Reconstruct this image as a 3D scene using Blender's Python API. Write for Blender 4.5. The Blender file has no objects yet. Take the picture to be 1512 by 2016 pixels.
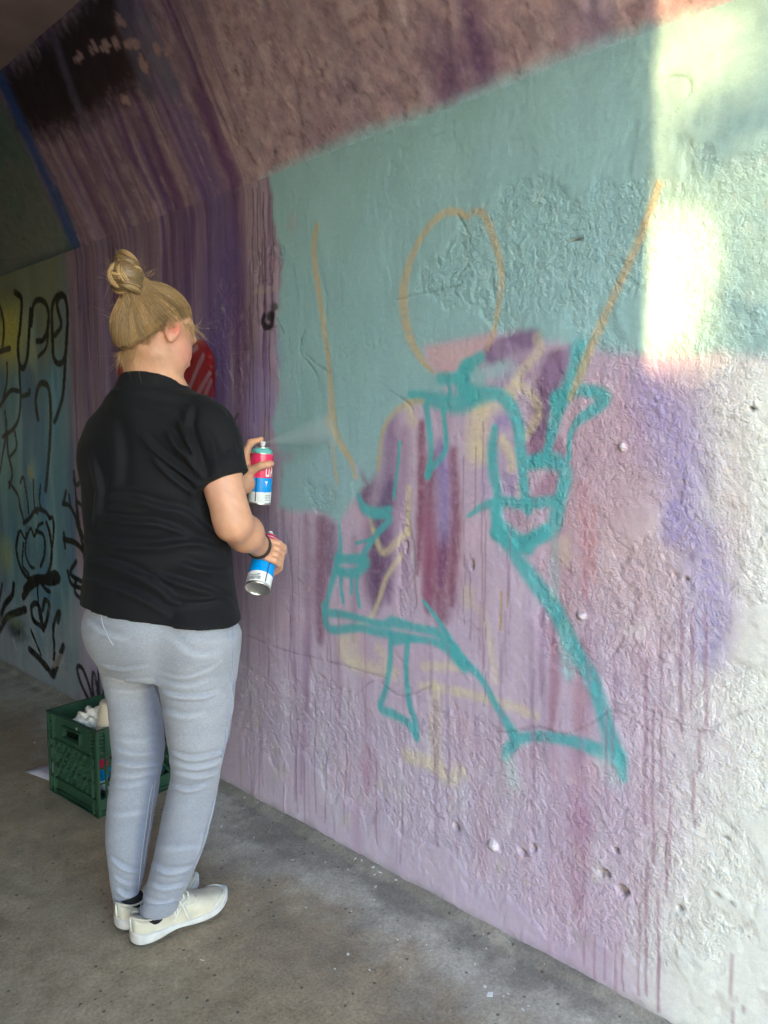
import bpy, bmesh, math, random
import numpy as np
from mathutils import Vector, Matrix
from mathutils.bvhtree import BVHTree

random.seed(7)
scene = bpy.context.scene
COL = scene.collection
R = math.radians

# ------------------------------------------------------------------ camera
CAM_H, YAW, PITCH, FPX = 1.26, R(46.0), R(5.8), 1514.0
cam_data = bpy.data.cameras.new("camera")
cam = bpy.data.objects.new("camera", cam_data)
COL.objects.link(cam)
cam_data.sensor_fit = 'HORIZONTAL'
cam_data.sensor_width = 36.0
cam_data.lens = 36.0 * FPX / 1512.0
cam_data.clip_start = 0.02
cam_data.clip_end = 2000.0
cam.location = (0, 0, CAM_H)
cam.rotation_euler = (R(90) - PITCH, 0, -YAW)
scene.camera = cam

# ------------------------------------------------------------------ sky, sun, exposure
SUN_EL = R(6.5)
SUN_AZ = math.atan2(-0.893, -0.450)          # compass angle (from +Y towards +X) of the sun
world = bpy.data.worlds.new("World")
scene.world = world
world.use_nodes = True
wn = world.node_tree.nodes
wl = world.node_tree.links
for n in list(wn):
    wn.remove(n)
w_out = wn.new("ShaderNodeOutputWorld")
w_bg = wn.new("ShaderNodeBackground")
w_sky = wn.new("ShaderNodeTexSky")
w_sky.sky_type = 'NISHITA'
w_sky.sun_disc = False
w_sky.sun_elevation = R(24.0) if False else SUN_EL
w_sky.sun_rotation = SUN_AZ
w_sky.air_density = 1.0
w_sky.dust_density = 0.9
w_sky.ozone_density = 1.7
w_bg.inputs[1].default_value = 0.15
wl.new(w_sky.outputs[0], w_bg.inputs[0])
wl.new(w_bg.outputs[0], w_out.inputs[0])

sun_data = bpy.data.lights.new("sun", 'SUN')
sun_data.energy = 2.0
sun_data.angle = R(0.48)
sun_data.color = (1.0, 0.68, 0.30)
sun = bpy.data.objects.new("sun", sun_data)
COL.objects.link(sun)
sd = Vector((math.sin(SUN_AZ) * math.cos(SUN_EL), math.cos(SUN_AZ) * math.cos(SUN_EL), math.sin(SUN_EL)))
sun.rotation_euler = sd.to_track_quat('Z', 'Y').to_euler()
sun.location = sd * 30

scene.view_settings.view_transform = 'Standard'
scene.view_settings.look = 'None'
scene.view_settings.gamma = 1.0
scene.view_settings.use_curve_mapping = False
scene.view_settings.exposure = 4.0
scene.render.engine = 'CYCLES'
scene.cycles.use_denoising = True
scene.cycles.max_bounces = 8
scene.cycles.diffuse_bounces = 5
scene.cycles.glossy_bounces = 3
scene.cycles.volume_bounces = 3
scene.cycles.volume_max_steps = 64
scene.cycles.use_adaptive_sampling = True
scene.cycles.adaptive_threshold = 0.02
scene.cycles.sample_clamp_indirect = 8.0

# ------------------------------------------------------------------ helpers
SY, CY, SP, CP = math.sin(YAW), math.cos(YAW), math.sin(PITCH), math.cos(PITCH)

def ray(px, py):
    """direction through a point of the 1512x2016 photograph"""
    u, v = (px - 756.0) / FPX, (1008.0 - py) / FPX
    f, z = CP + v * SP, -SP + v * CP
    return Vector((f * SY + u * CY, f * CY - u * SY, z))

def at(px, py, depth):
    """point seen at (px, py), `depth` metres away along the horizontal viewing direction"""
    d = ray(px, py)
    f = d.x * SY + d.y * CY
    return Vector((0, 0, CAM_H)) + d * (depth / f)

def on_floor(px, py, z=0.0):
    d = ray(px, py)
    return Vector((0, 0, CAM_H)) + d * ((z - CAM_H) / d.z)

WALL_X, CREASE_Z, CEIL_Z, SLOPE = 1.51, 2.04, 2.63, 0.53
def on_wall(px, py):
    d = ray(px, py)
    p = d * (WALL_X / d.x)
    return (p.y, p.z + CAM_H)

def on_haunch(px, py):
    """(y, z) on the leaning upper wall: x = WALL_X - SLOPE*(z-CREASE_Z)"""
    d = ray(px, py)
    t = (WALL_X + SLOPE * (CREASE_Z - CAM_H)) / (d.x + SLOPE * d.z)
    return (d.y * t, CAM_H + d.z * t)

def tag(o, label=None, cat=None, group=None, kind=None):
    if label: o["label"] = label
    if cat: o["category"] = cat
    if group: o["group"] = group
    if kind: o["kind"] = kind
    return o

def empty(name, loc=(0, 0, 0)):
    o = bpy.data.objects.new(name, None)
    o.empty_display_size = 0.05
    o.location = loc
    COL.objects.link(o)
    return o

def parent(o, p):
    o.parent = p
    if p is not None:
        loc = Matrix.Translation(p_world(p))
        o.matrix_parent_inverse = loc.inverted()

def p_world(o):
    v = Vector(o.location)
    # parents here are only ever translated
    q = o.parent
    if q is not None:
        return Vector(o.location) + (p_world(q) + o.matrix_parent_inverse.translation)
    return v

def mesh_obj(name, verts, faces, mat=None, par=None, smooth=True, colors=None, attrs=None):
    me = bpy.data.meshes.new(name)
    verts = np.asarray(verts, dtype=np.float32)
    if isinstance(faces, np.ndarray) and faces.ndim == 2:
        nf, k = faces.shape
        me.vertices.add(len(verts))
        me.vertices.foreach_set("co", verts.ravel())
        me.loops.add(nf * k)
        me.loops.foreach_set("vertex_index", faces.astype(np.int32).ravel())
        me.polygons.add(nf)
        me.polygons.foreach_set("loop_start", np.arange(0, nf * k, k, dtype=np.int32))
        me.polygons.foreach_set("loop_total", np.full(nf, k, dtype=np.int32))
        me.update(calc_edges=True)
        me.validate()
    else:
        me.from_pydata([tuple(map(float, v)) for v in verts], [], [tuple(int(i) for i in f) for f in faces])
        me.update()
    if smooth:
        me.polygons.foreach_set("use_smooth", np.ones(len(me.polygons), dtype=bool))
    if colors is not None:
        ca = me.color_attributes.new("paint", 'FLOAT_COLOR', 'POINT')
        c4 = np.ones((len(verts), 4), dtype=np.float32)
        c4[:, :3] = np.asarray(colors, dtype=np.float32)
        ca.data.foreach_set("color", c4.ravel())
    if attrs:
        for k, v in attrs.items():
            a = me.attributes.new(k, 'FLOAT', 'POINT')
            a.data.foreach_set("value", np.asarray(v, dtype=np.float32).ravel())
    if mat is not None:
        me.materials.append(mat)
    o = bpy.data.objects.new(name, me)
    COL.objects.link(o)
    if par is not None:
        parent(o, par)
    return o

class MB:
    """collects simple solids into one mesh"""
    def __init__(self):
        self.v, self.f = [], []
    def add(self, vs, fs):
        b = len(self.v)
        self.v += [Vector(p) for p in vs]
        self.f += [tuple(i + b for i in f) for f in fs]
    def box(self, lo, hi, M=None):
        x0, y0, z0 = lo; x1, y1, z1 = hi
        vs = [Vector(p) for p in ((x0,y0,z0),(x1,y0,z0),(x1,y1,z0),(x0,y1,z0),(x0,y0,z1),(x1,y0,z1),(x1,y1,z1),(x0,y1,z1))]
        if M is not None:
            vs = [M @ p for p in vs]
        self.add(vs, [(0,3,2,1),(4,5,6,7),(0,1,5,4),(1,2,6,5),(2,3,7,6),(3,0,4,7)])
    def tube(self, pts, r, n=6, cap=True):
        pts = [Vector(p) for p in pts]
        rr = r if hasattr(r, '__len__') else [r] * len(pts)
        rings = []
        up = None
        for i, p in enumerate(pts):
            t = (pts[min(i + 1, len(pts) - 1)] - pts[max(i - 1, 0)]).normalized()
            if up is None:
                up = Vector((0, 0, 1)) if abs(t.z) < 0.9 else Vector((1, 0, 0))
            s = t.cross(up).normalized()
            up = s.cross(t).normalized()
            rings.append([p + (s * math.cos(a) + up * math.sin(a)) * rr[i] for a in [2 * math.pi * k / n for k in range(n)]])
        vs = [q for ring in rings for q in ring]
        fs = []
        for i in range(len(pts) - 1):
            for k in range(n):
                fs.append((i*n+k, i*n+(k+1) % n, (i+1)*n+(k+1) % n, (i+1)*n+k))
        if cap:
            fs.append(tuple(range(n - 1, -1, -1)))
            fs.append(tuple((len(pts)-1)*n + k for k in range(n)))
        self.add(vs, fs)
    def lathe(self, prof, n=40, M=None, close=False):
        """prof: (radius, height) pairs turned about local Z"""
        vs, fs = [], []
        for r, h in prof:
            for k in range(n):
                a = 2 * math.pi * k / n
                p = Vector((r * math.cos(a), r * math.sin(a), h))
                vs.append(M @ p if M is not None else p)
        m = len(prof)
        for i in range(m - 1):
            for k in range(n):
                fs.append((i*n+k, i*n+(k+1) % n, (i+1)*n+(k+1) % n, (i+1)*n+k))
        self.add(vs, fs)
    def build(self, name, mat, par=None, smooth=False, colors=None):
        return mesh_obj(name, self.v, self.f, mat, par, smooth, colors)

def catmull(pts, n=8):
    p = [np.asarray(q, dtype=float) for q in pts]
    if len(p) < 3:
        return [p[0] + (p[-1] - p[0]) * t for t in np.linspace(0, 1, n + 1)]
    q = [2 * p[0] - p[1]] + p + [2 * p[-1] - p[-2]]
    out = []
    for i in range(1, len(q) - 2):
        for t in np.linspace(0, 1, n, endpoint=False):
            a, b, c, d = q[i-1], q[i], q[i+1], q[i+2]
            out.append(0.5 * ((2*b) + (c - a)*t + (2*a - 5*b + 4*c - d)*t*t + (3*b - a - 3*c + d)*t**3))
    out.append(p[-1])
    return out

def sm(e0, e1, x):
    t = np.clip((x - e0) / (e1 - e0), 0, 1)
    return t * t * (3 - 2 * t)

_perm = np.random.RandomState(3).permutation(4096).astype(np.int32)
_gx = np.cos(np.arange(4096) * (2 * math.pi * 7 / 4096)).astype(np.float32)
_gy = np.sin(np.arange(4096) * (2 * math.pi * 7 / 4096)).astype(np.float32)
def pnoise(x, y, seed=0):
    x = np.asarray(x, dtype=np.float32); y = np.asarray(y, dtype=np.float32)
    xfl, yfl = np.floor(x), np.floor(y)
    xi = xfl.astype(np.int32) + seed * 131; yi = yfl.astype(np.int32)
    xf = x - xfl; yf = y - yfl
    u = xf * xf * xf * (xf * (xf * 6 - 15) + 10); v = yf * yf * yf * (yf * (yf * 6 - 15) + 10)
    p0 = _perm[xi & 4095] + yi; p1 = _perm[(xi + 1) & 4095] + yi
    h = _perm[p0 & 4095]; n00 = _gx[h] * xf + _gy[h] * yf
    h = _perm[p1 & 4095]; n10 = _gx[h] * (xf - 1) + _gy[h] * yf
    h = _perm[(p0 + 1) & 4095]; n01 = _gx[h] * xf + _gy[h] * (yf - 1)
    h = _perm[(p1 + 1) & 4095]; n11 = _gx[h] * (xf - 1) + _gy[h] * (yf - 1)
    a = n00 + (n10 - n00) * u
    return (a + (n01 + (n11 - n01) * u - a) * v) * 1.4

def worley(x, y, seed=0):
    """distance to the nearest of one jittered point per cell"""
    x = np.asarray(x, dtype=np.float32); y = np.asarray(y, dtype=np.float32)
    xf0, yf0 = np.floor(x), np.floor(y)
    xi, yi = xf0.astype(np.int32) + seed * 57, yf0.astype(np.int32)
    best = np.full(x.shape, 9.0, dtype=np.float32)
    for dx in (-1, 0, 1):
        for dy in (-1, 0, 1):
            h = _perm[(_perm[(xi + dx) & 4095] + yi + dy) & 4095]
            px = dx + (h & 63) / 63.0 - (x - xf0); py = dy + (h >> 6) / 63.0 - (y - yf0)
            best = np.minimum(best, px * px + py * py)
    return np.sqrt(best)

def fbm(x, y, seed=0, octs=4, gain=0.5):
    s, a, f = 0, 1.0, 1.0
    for i in range(octs):
        s = s + a * pnoise(x * f, y * f, seed + i * 17)
        a *= gain; f *= 2.03
    return s

# ------------------------------------------------------------------ material helpers
def new_mat(name):
    m = bpy.data.materials.new(name)
    m.use_nodes = True
    nt = m.node_tree
    b = nt.nodes["Principled BSDF"]
    return m, nt, b

def add_bump(nt, b, scales, strength=0.4, dist=0.002, coord='Object', normal_in=None):
    tc = nt.nodes.new("ShaderNodeTexCoord")
    prev = None
    for sc_, st in scales:
        nz = nt.nodes.new("ShaderNodeTexNoise")
        nz.inputs["Scale"].default_value = sc_
        nz.inputs["Detail"].default_value = 3.0
        nt.links.new(tc.outputs[coord], nz.inputs["Vector"])
        bp = nt.nodes.new("ShaderNodeBump")
        bp.inputs["Strength"].default_value = st
        bp.inputs["Distance"].default_value = dist
        nt.links.new(nz.outputs[0], bp.inputs["Height"])
        if prev is not None:
            nt.links.new(prev.outputs[0], bp.inputs["Normal"])
        prev = bp
    nt.links.new(prev.outputs[0], b.inputs["Normal"])
    return prev

def simple_mat(name, col, rough=0.5, metal=0.0, spec=0.5, var=0.12, nscale=12.0, bump=None, coat=0.0):
    m, nt, b = new_mat(name)
    b.inputs["Roughness"].default_value = rough
    b.inputs["Metallic"].default_value = metal
    b.inputs["Specular IOR Level"].default_value = spec
    b.inputs["Coat Weight"].default_value = coat
    tc = nt.nodes.new("ShaderNodeTexCoord")
    nz = nt.nodes.new("ShaderNodeTexNoise")
    nz.inputs["Scale"].default_value = nscale
    nz.inputs["Detail"].default_value = 5.0
    nt.links.new(tc.outputs["Object"], nz.inputs["Vector"])
    mx = nt.nodes.new("ShaderNodeMix"); mx.data_type = 'RGBA'
    c = np.array(col[:3])
    mx.inputs[6].default_value = tuple(np.clip(c * (1 - var), 0, 1)) + (1,)
    mx.inputs[7].default_value = tuple(np.clip(c * (1 + var), 0, 1)) + (1,)
    nt.links.new(nz.outputs[0], mx.inputs[0])
    nt.links.new(mx.outputs[2], b.inputs["Base Color"])
    if bump:
        add_bump(nt, b, bump)
    return m

def paint_mat(name, rough=0.45, spec=0.5, bumps=((90, .5), (320, .35)), dist=0.0015, speck=0.10, sscale=220.0, sheen=0.0, rough_attr=False):
    """colour from the hand-painted 'paint' attribute, fine grain from noise"""
    m, nt, b = new_mat(name)
    b.inputs["Specular IOR Level"].default_value = spec
    b.inputs["Sheen Weight"].default_value = sheen
    at_ = nt.nodes.new("ShaderNodeAttribute"); at_.attribute_name = "paint"
    tc = nt.nodes.new("ShaderNodeTexCoord")
    nz = nt.nodes.new("ShaderNodeTexNoise")
    nz.inputs["Scale"].default_value = sscale; nz.inputs["Detail"].default_value = 4.0
    nt.links.new(tc.outputs["Object"], nz.inputs["Vector"])
    mr = nt.nodes.new("ShaderNodeMapRange")
    mr.inputs["From Min"].default_value = 0.25; mr.inputs["From Max"].default_value = 0.75
    mr.inputs["To Min"].default_value = 1 - speck; mr.inputs["To Max"].default_value = 1 + speck
    nt.links.new(nz.outputs[0], mr.inputs["Value"])
    vm = nt.nodes.new("ShaderNodeVectorMath"); vm.operation = 'SCALE'
    nt.links.new(at_.outputs["Color"], vm.inputs[0]); nt.links.new(mr.outputs[0], vm.inputs["Scale"])
    nt.links.new(vm.outputs[0], b.inputs["Base Color"])
    b.inputs["Roughness"].default_value = rough
    if rough_attr:
        ra = nt.nodes.new("ShaderNodeAttribute"); ra.attribute_name = "rough"
        nt.links.new(ra.outputs["Fac"], b.inputs["Roughness"])
    if bumps:
        add_bump(nt, b, bumps, dist=dist)
    return m

# ================================================================== TUNNEL
def spaced(segs):
    out = [segs[0][0]]
    for a, b, s in segs:
        n = max(1, int(round((b - a) / s)))
        out += list(np.linspace(a, b, n + 1)[1:])
    return np.array(out)

def poly_sd(Y, Z, pts):
    """signed distance to a polygon (negative inside)"""
    pts = np.array(pts, dtype=float)
    d2 = np.full(Y.shape, 1e9); inside = np.zeros(Y.shape, dtype=bool)
    n = len(pts)
    for i in range(n):
        a, b = pts[i], pts[(i + 1) % n]
        e = b - a
        t = np.clip(((Y - a[0]) * e[0] + (Z - a[1]) * e[1]) / max(1e-12, e @ e), 0, 1)
        d2 = np.minimum(d2, (Y - a[0] - t * e[0]) ** 2 + (Z - a[1] - t * e[1]) ** 2)
        c = ((a[1] > Z) != (b[1] > Z))
        with np.errstate(divide='ignore', invalid='ignore'):
            xi = (b[0] - a[0]) * (Z - a[1]) / (b[1] - a[1] if abs(b[1] - a[1]) > 1e-12 else 1e-12) + a[0]
        inside ^= c & (Y < xi)
    d = np.sqrt(d2)
    return np.where(inside, -d, d)

class Paint:
    """layers of wall paint laid down on a (y, z) grid, in metres on the surface"""
    def __init__(self, ys, zs, conv):
        self.ys, self.zs, self.conv = ys, zs, conv
        self.Y, self.Z = np.meshgrid(ys, zs)
        self.C = np.zeros(self.Y.shape + (3,))
        self.wob = 0.006 * fbm(self.Y * 22, self.Z * 22, 91, 3)
        self.grain = fbm(self.Y * 70, self.Z * 70, 55, 3)
    def mix(self, m, col):
        m = np.clip(m, 0, 1)[..., None]
        self.C = self.C * (1 - m) + np.asarray(col) * m
    def poly(self, px, col, soft=0.02, op=1.0, wob=1.0):
        pts = [self.conv(*p) for p in px]
        d = poly_sd(self.Y, self.Z, pts) + self.wob * wob
        self.mix(op * (1 - sm(-soft * 0.5, soft * 0.5, d)), col)
    def stroke(self, px, w, col, op=1.0, soft=0.55, n=6, taper=0.0, straight=False, grain=0.0, wob=0.35):
        """w: stroke width in metres (scalar or per point)"""
        pp = [self.conv(*p) for p in px]
        ws = w if hasattr(w, '__len__') else [w] * len(pp)
        q = [(a[0], a[1], b) for a, b in zip(pp, ws)]
        c = [np.array(t, dtype=float) for t in q] if straight else catmull(q, n)
        c = np.array(c)
        mw = c[:, 2].max()
        iy0, iy1 = np.searchsorted(self.ys, [c[:, 0].min() - mw, c[:, 0].max() + mw])
        iz0, iz1 = np.searchsorted(self.zs, [c[:, 1].min() - mw, c[:, 1].max() + mw])
        if iy1 <= iy0 or iz1 <= iz0:
            return
        sl = (slice(iz0, iz1), slice(iy0, iy1))
        Y, Z = self.Y[sl], self.Z[sl]
        best = np.full(Y.shape, 1e9)
        for i in range(len(c) - 1):
            a, b = c[i], c[i + 1]
            e = b[:2] - a[:2]
            t = np.clip(((Y - a[0]) * e[0] + (Z - a[1]) * e[1]) / max(1e-12, e @ e), 0, 1)
            d = np.hypot(Y - a[0] - t * e[0], Z - a[1] - t * e[1])
            hw = 0.5 * (a[2] + t * (b[2] - a[2]))
            best = np.minimum(best, d / np.maximum(hw, 1e-4))
        m = op * (1 - sm(1 - soft, 1 + soft * 0.5, best + self.wob[sl] * wob / max(mw, 0.01)))
        if grain:
            m = m * np.clip(1 - grain + grain * (self.grain[sl] * 1.5 + 0.6), 0, 1)
        m = np.clip(m, 0, 1)[..., None]
        self.C[sl] = self.C[sl] * (1 - m) + np.asarray(col) * m
    def blob(self, px, py, ry, rz, col, op=1.0, soft=0.9, grain=0.3):
        y, z = self.conv(px, py)
        d = np.sqrt(((self.Y - y) / ry) ** 2 + ((self.Z - z) / rz) ** 2) + self.wob * 8
        m = op * (1 - sm(1 - soft, 1.0, d))
        if grain:
            m = m * np.clip(1 - grain + grain * (self.grain * 1.3 + 0.6), 0, 1)
        self.mix(m, col)
    def drip(self, px, y0, y1, w, col, op=0.8, lean=0.0):
        n = max(3, int((y1 - y0) / 40))
        rs = random.Random(int(px * 7 + y0))
        pts = [(px + lean * t + rs.uniform(-2.2, 2.2), y0 + (y1 - y0) * t) for t in np.linspace(0, 1, n)]
        self.stroke(pts, w, col, op, soft=0.5, n=3, wob=0.15)

# colours of the paints themselves
LAV   = np.array((.50, .41, .56)); PINK = np.array((.58, .42, .52)); PLUM = np.array((.12, .058, .15))
MAROON= np.array((.22, .055, .12)); VIOLET = np.array((.27, .21, .50)); INDIGO = np.array((.10, .065, .24))
TEALBG= np.array((.285, .485, .54)); TEAL = np.array((.085, .41, .46)); SKYB = np.array((.30, .48, .56))
OCHRE = np.array((.56, .40, .20)); CREAM = np.array((.66, .60, .38)); WHITE = np.array((.76, .79, .77))
MAUVE = np.array((.25, .18, .24)); BROWN = np.array((.36, .265, .30)); BLACK = np.array((.012, .012, .014))

# ---------------------------------------------------------------- the right-hand wall
ys = spaced([(-1.0, 0.25, .025), (0.25, 0.6, .0065), (0.6, 2.1, .0042), (2.1, 3.2, .0058), (3.2, 4.5, .0085), (4.5, 6.0, .03), (6.0, 26.0, .4)])
zs = spaced([(0.0, CREASE_Z, .0046)])
P = Paint(ys, zs, on_wall)
Y, Z = P.Y, P.Z
yb = lambda px, py=1100: on_wall(px, py)[0]      # wall coordinate of a column of the photograph

# base coats --------------------------------------------------------
st1 = fbm(Y * 16, Z * 0.9, 1, 4, .6)             # vertical brush and drip streaks
st2 = fbm(Y * 45, Z * 1.6, 5, 3, .6)
mot = fbm(Y * 3.5, Z * 3.5, 9, 4)
P.C[:] = LAV
P.mix(sm(.0, .8, mot + .3 * st1) * .55, PINK)
P.mix(sm(.0, .9, st1) * .45, (.48, .33, .46))
P.mix(sm(.15, .9, st2) * .25, (.40, .28, .42))
P.mix(sm(.1, .8, -st1) * .35, (.58, .49, .60))
# dusky pink/mauve to the right of the figure
P.blob(1230, 1080, .33, .30, (.56, .40, .43), .7)
P.blob(1140, 900, .22, .25, (.50, .33, .40), .6)
# whitewash on the near end
wedge = [(1600, 640), (1405, 700), (1400, 900), (1440, 1050), (1430, 1250), (1395, 1380), (1420, 1450), (1360, 1600), (1310, 1750), (1270, 1900), (1290, 2050), (1700, 2300), (3500, 2300), (3500, 640)]
P.mix(.55 * (1 - sm(yb(1430), yb(1130), Y + .10 * mot)) * (1 - sm(.9, 1.35, Z)), (.66, .60, .66))
P.poly(wedge, WHITE, .22, 1.0, 4.0)
P.mix(sm(.3, 1.0, fbm(Y*5, Z*5, 33, 4)) * (1 - sm(yb(1250), yb(1000), Y)) * .6 * (1 - sm(1.3, 1.5, Z)), WHITE)
# grey-lilac wash low on the wall, left of the figure
low = (1 - sm(.25, .75, Z + .12 * mot)) * sm(yb(1250), yb(900), Y)
P.mix(low * .6, (.55, .49, .63))
P.mix(low * sm(.1, .9, fbm(Y*9, Z*4, 44, 4)) * .5, (.62, .60, .70))

# dark plum curtain between the figure and the blue field
cur = sm(yb(575), yb(505), Y + .05 * st1)
P.mix(cur * .92 * sm(.15, .95, Z + .1*mot), MAUVE)
cd = cur * sm(.45, 1.25, Z + .25 * mot)
CURT = [(345, .050, PLUM, .95), (362, .10, PLUM, .6), (300, .07, PLUM, .6), (268, .09, INDIGO, .5), (232, .10, PLUM, .6), (205, .08, VIOLET, .35),
                        (412, .12, INDIGO, .55), (440, .12, INDIGO, .6), (468, .055, PLUM, .85), (480, .035, PLUM, .55), (185, .07, PLUM, .5), (165, .06, INDIGO, .5), (325, .05, VIOLET, .3)]
for cx, wd, col, op in CURT:
    yc = on_wall(cx, 620)[0]
    g = np.exp(-((Y - yc + .012 * st1) / (wd * .5)) ** 2)
    P.mix(g * op * sm(.75, 1.35, Z + .35 * fbm(Y * 9, Z * 2, int(cx), 2)), col)
P.mix(cur * sm(.0, .6, st1) * .85 * sm(.3, .9, Z), PLUM)
P.mix(cur * sm(.1, .6, fbm(Y * 9, Z * .8, 23, 3)) * .3 * sm(.5, 1.0, Z), INDIGO)
P.mix(cur * sm(.0, .7, st2) * .45 * sm(.2, .8, Z), (.13, .08, .15))
P.mix(cur * sm(.2, .9, -st2) * .40, (.42, .31, .36))
P.mix(cur * (1 - sm(.2, 1.15, Z)) * .5, (.46, .39, .50))
P.blob(455, 560, .09, .30, INDIGO, .6); P.blob(430, 700, .12, .28, INDIGO, .45); P.blob(470, 650, .07, .22, PLUM, .6)
P.blob(500, 800, .08, .22, VIOLET, .65); P.blob(520, 730, .06, .20, VIOLET, .5); P.blob(535, 800, .05, .14, VIOLET, .6)
for x0, a, b in [(498, 372, 830), (508, 372, 640), (520, 380, 860), (536, 372, 620), (490, 600, 900), (531, 640, 900), (516, 470, 560)]:
    P.drip(x0, a, b, .006, (.10, .06, .09), .75)
P.stroke([(500, 575), (520, 572), (540, 568)], .022, (.42, .36, .24), .32, .9)
# lilac wall below the spray can, drips
P.blob(560, 1130, .20, .35, (.40, .31, .44), .65)
P.blob(585, 1090, .06, .45, (.50, .40, .52), .5)

# blue/teal field at the far left ------------------------------------
bl = sm(yb(165), yb(140), Y + .03 * st1 - .02)
P.mix(bl, (.13, .26, .32))
P.mix(bl * sm(-.1, .8, fbm(Y*3, Z*1.2, 61, 3)) * .85, (.03, .21, .46))
P.mix(bl * sm(0, .8, fbm(Y*6, Z*1.0, 63, 3)) * .5, (.05, .09, .28))
P.mix(bl * sm(0, .7, fbm(Y*7, Z*1.2, 64, 3)) * .5, (.30, .47, .52))
P.mix(bl * sm(1.45, 1.9, Z + .2*mot) * .8, (.22, .21, .10))
P.mix(bl * (1 - sm(.12, .62, Z + .2 * mot)) * .75, (.36, .38, .42))
P.mix(bl * sm(.2, .8, fbm(Y*4, Z*3, 66, 3)) * (1 - sm(.2, .9, Z)) * .6, (.12, .26, .36))
P.blob(15, 660, .40, .24, (.58, .52, .10), .95); P.blob(20, 960, .3, .25, (.16, .30, .24), .5); P.blob(10, 1090, .16, .16, (.40, .45, .12), .6)
P.blob(60, 930, .06, .06, (.42, .40, .14), .75); P.blob(62, 700, .12, .10, (.40, .44, .16), .5)

# dark wash behind the figure (purple and maroon bands between the strokes) -----
for cx, y0, y1, w, col, op in [
    (768, 820, 1180, .075, (.27, .17, .34), .85), (795, 850, 1160, .05, (.36, .25, .40), .7), (826, 835, 1130, .035, MAROON, .8),
    (845, 900, 1200, .06, MAROON, .75), (872, 880, 1150, .055, VIOLET, .85), (893, 890, 1190, .040, MAROON, .7), (868, 1090, 1215, .12, MAROON, .75), (840, 1000, 1190, .05, (.36, .14, .26), .6),
    (635, 1030, 1260, .075, (.24, .12, .20), .85), (605, 1020, 1400, .045, (.36, .24, .36), .7), (652, 1040, 1130, .06, PLUM, .6), (598, 1250, 1560, .035, (.36, .25, .42), .6),
    (745, 1020, 1180, .10, PLUM, .85), (722, 915, 1000, .09, PLUM, .8), (762, 960, 1010, .06, (.10, .08, .18), .7), (735, 1110, 1200, .08, PLUM, .6),
    (695, 1060, 1260, .04, (.33, .22, .33), .55), (950, 1080, 1300, .05, (.52, .38, .50), .5), (665, 1240, 1500, .03, (.40, .28, .42), .5),
    (1088, 1230, 1440, .035, (.36, .19, .28), .75), (1140, 1270, 1480, .05, (.43, .24, .32), .65), (1135, 1480, 1800, .06, (.42, .22, .33), .5), (1150, 1600, 1720, .05, (.42, .20, .32), .4),
    (1150, 960, 1180, .03, (.50, .22, .28), .5), (1112, 1000, 1260, .07, (.46, .28, .34), .5), (1165, 1000, 1150, .02, (.55, .25, .30), .5), (725, 1480, 1560, .05, (.42, .20, .34), .5),
    (700, 1590, 1700, .05, (.45, .28, .42), .4), (950, 1560, 1720, .06, (.50, .32, .42), .4), (540, 1300, 1560, .05, (.42, .34, .50), .5), (575, 1180, 1480, .03, (.36, .26, .40), .5)]:
    rs = random.Random(int(cx + y0))
    P.stroke([(cx + rs.uniform(-5, 5), y0), (cx + rs.uniform(-4, 4), (y0 + y1) / 2), (cx + rs.uniform(-6, 6), y1)], [w * .9, w * 1.1, w * .5], np.array(col) * .92, min(1, op * 1.05), soft=1.0, grain=.2, wob=1.6)

# the teal field -------------------------------------------------------
field = [(532, 340), (540, 430), (556, 520), (548, 600), (545, 690), (552, 770), (536, 830), (548, 880), (556, 930), (548, 1000), (590, 1006), (640, 1008), (668, 1030),
         (692, 985), (716, 955), (700, 915), (726, 945), (742, 930), (748, 880), (760, 838), (782, 808), (830, 786), (868, 772), (880, 748), (838, 712), (836, 684), (900, 672), (960, 660), (1010, 650), (1060, 668), (1130, 680), (1250, 694), (1330, 696), (1420, 697), (1700, 702), (3500, 720), (3500, -900), (1700, -900)]
P.poly(field, TEALBG, .035, 1.0, 1.2)
fm = 1 - sm(-.02, .02, poly_sd(Y, Z, [on_wall(*p) for p in field]))
P.mix(fm * sm(0, .9, fbm(Y*2.2, Z*2.2, 71, 3)) * .35, (.32, .52, .56))
P.mix(fm * sm(.1, .9, fbm(Y*6, Z*2.2, 73, 3)) * .18, (.25, .45, .42))
# sunlit paleness painted faintly into the teal of the upper corner
P.mix(fm * (1 - sm(yb(1290, 300), yb(1225, 300), Y)) * .12, (.52, .62, .50))
# fresh bluish overspray low in the field
P.blob(625, 930, .24, .13, SKYB, .75, .9, .1); P.blob(700, 900, .18, .12, SKYB, .4, .9, .1); P.blob(560, 790, .07, .12, (.34, .40, .55), .35)
P.blob(545, 905, .05, .05, (.36, .24, .42), .55)
P.blob(565, 900, .06, .03, (.36, .26, .44), .5)
P.blob(548, 700, .04, .10, VIOLET, .35)
P.blob(576, 440, .04, .05, (.45, .36, .44), .4)
# pink gap under the head oval, pale patch of sky blue beside it
P.poly([(838, 684), (905, 672), (975, 655), (960, 695), (920, 725), (870, 745), (846, 720)], (.56, .40, .46), .03, .85)
P.blob(932, 745, .055, .04, TEALBG, .9, .5, 0); P.blob(985, 725, .08, .045, SKYB, .8, .7, .1)

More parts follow.
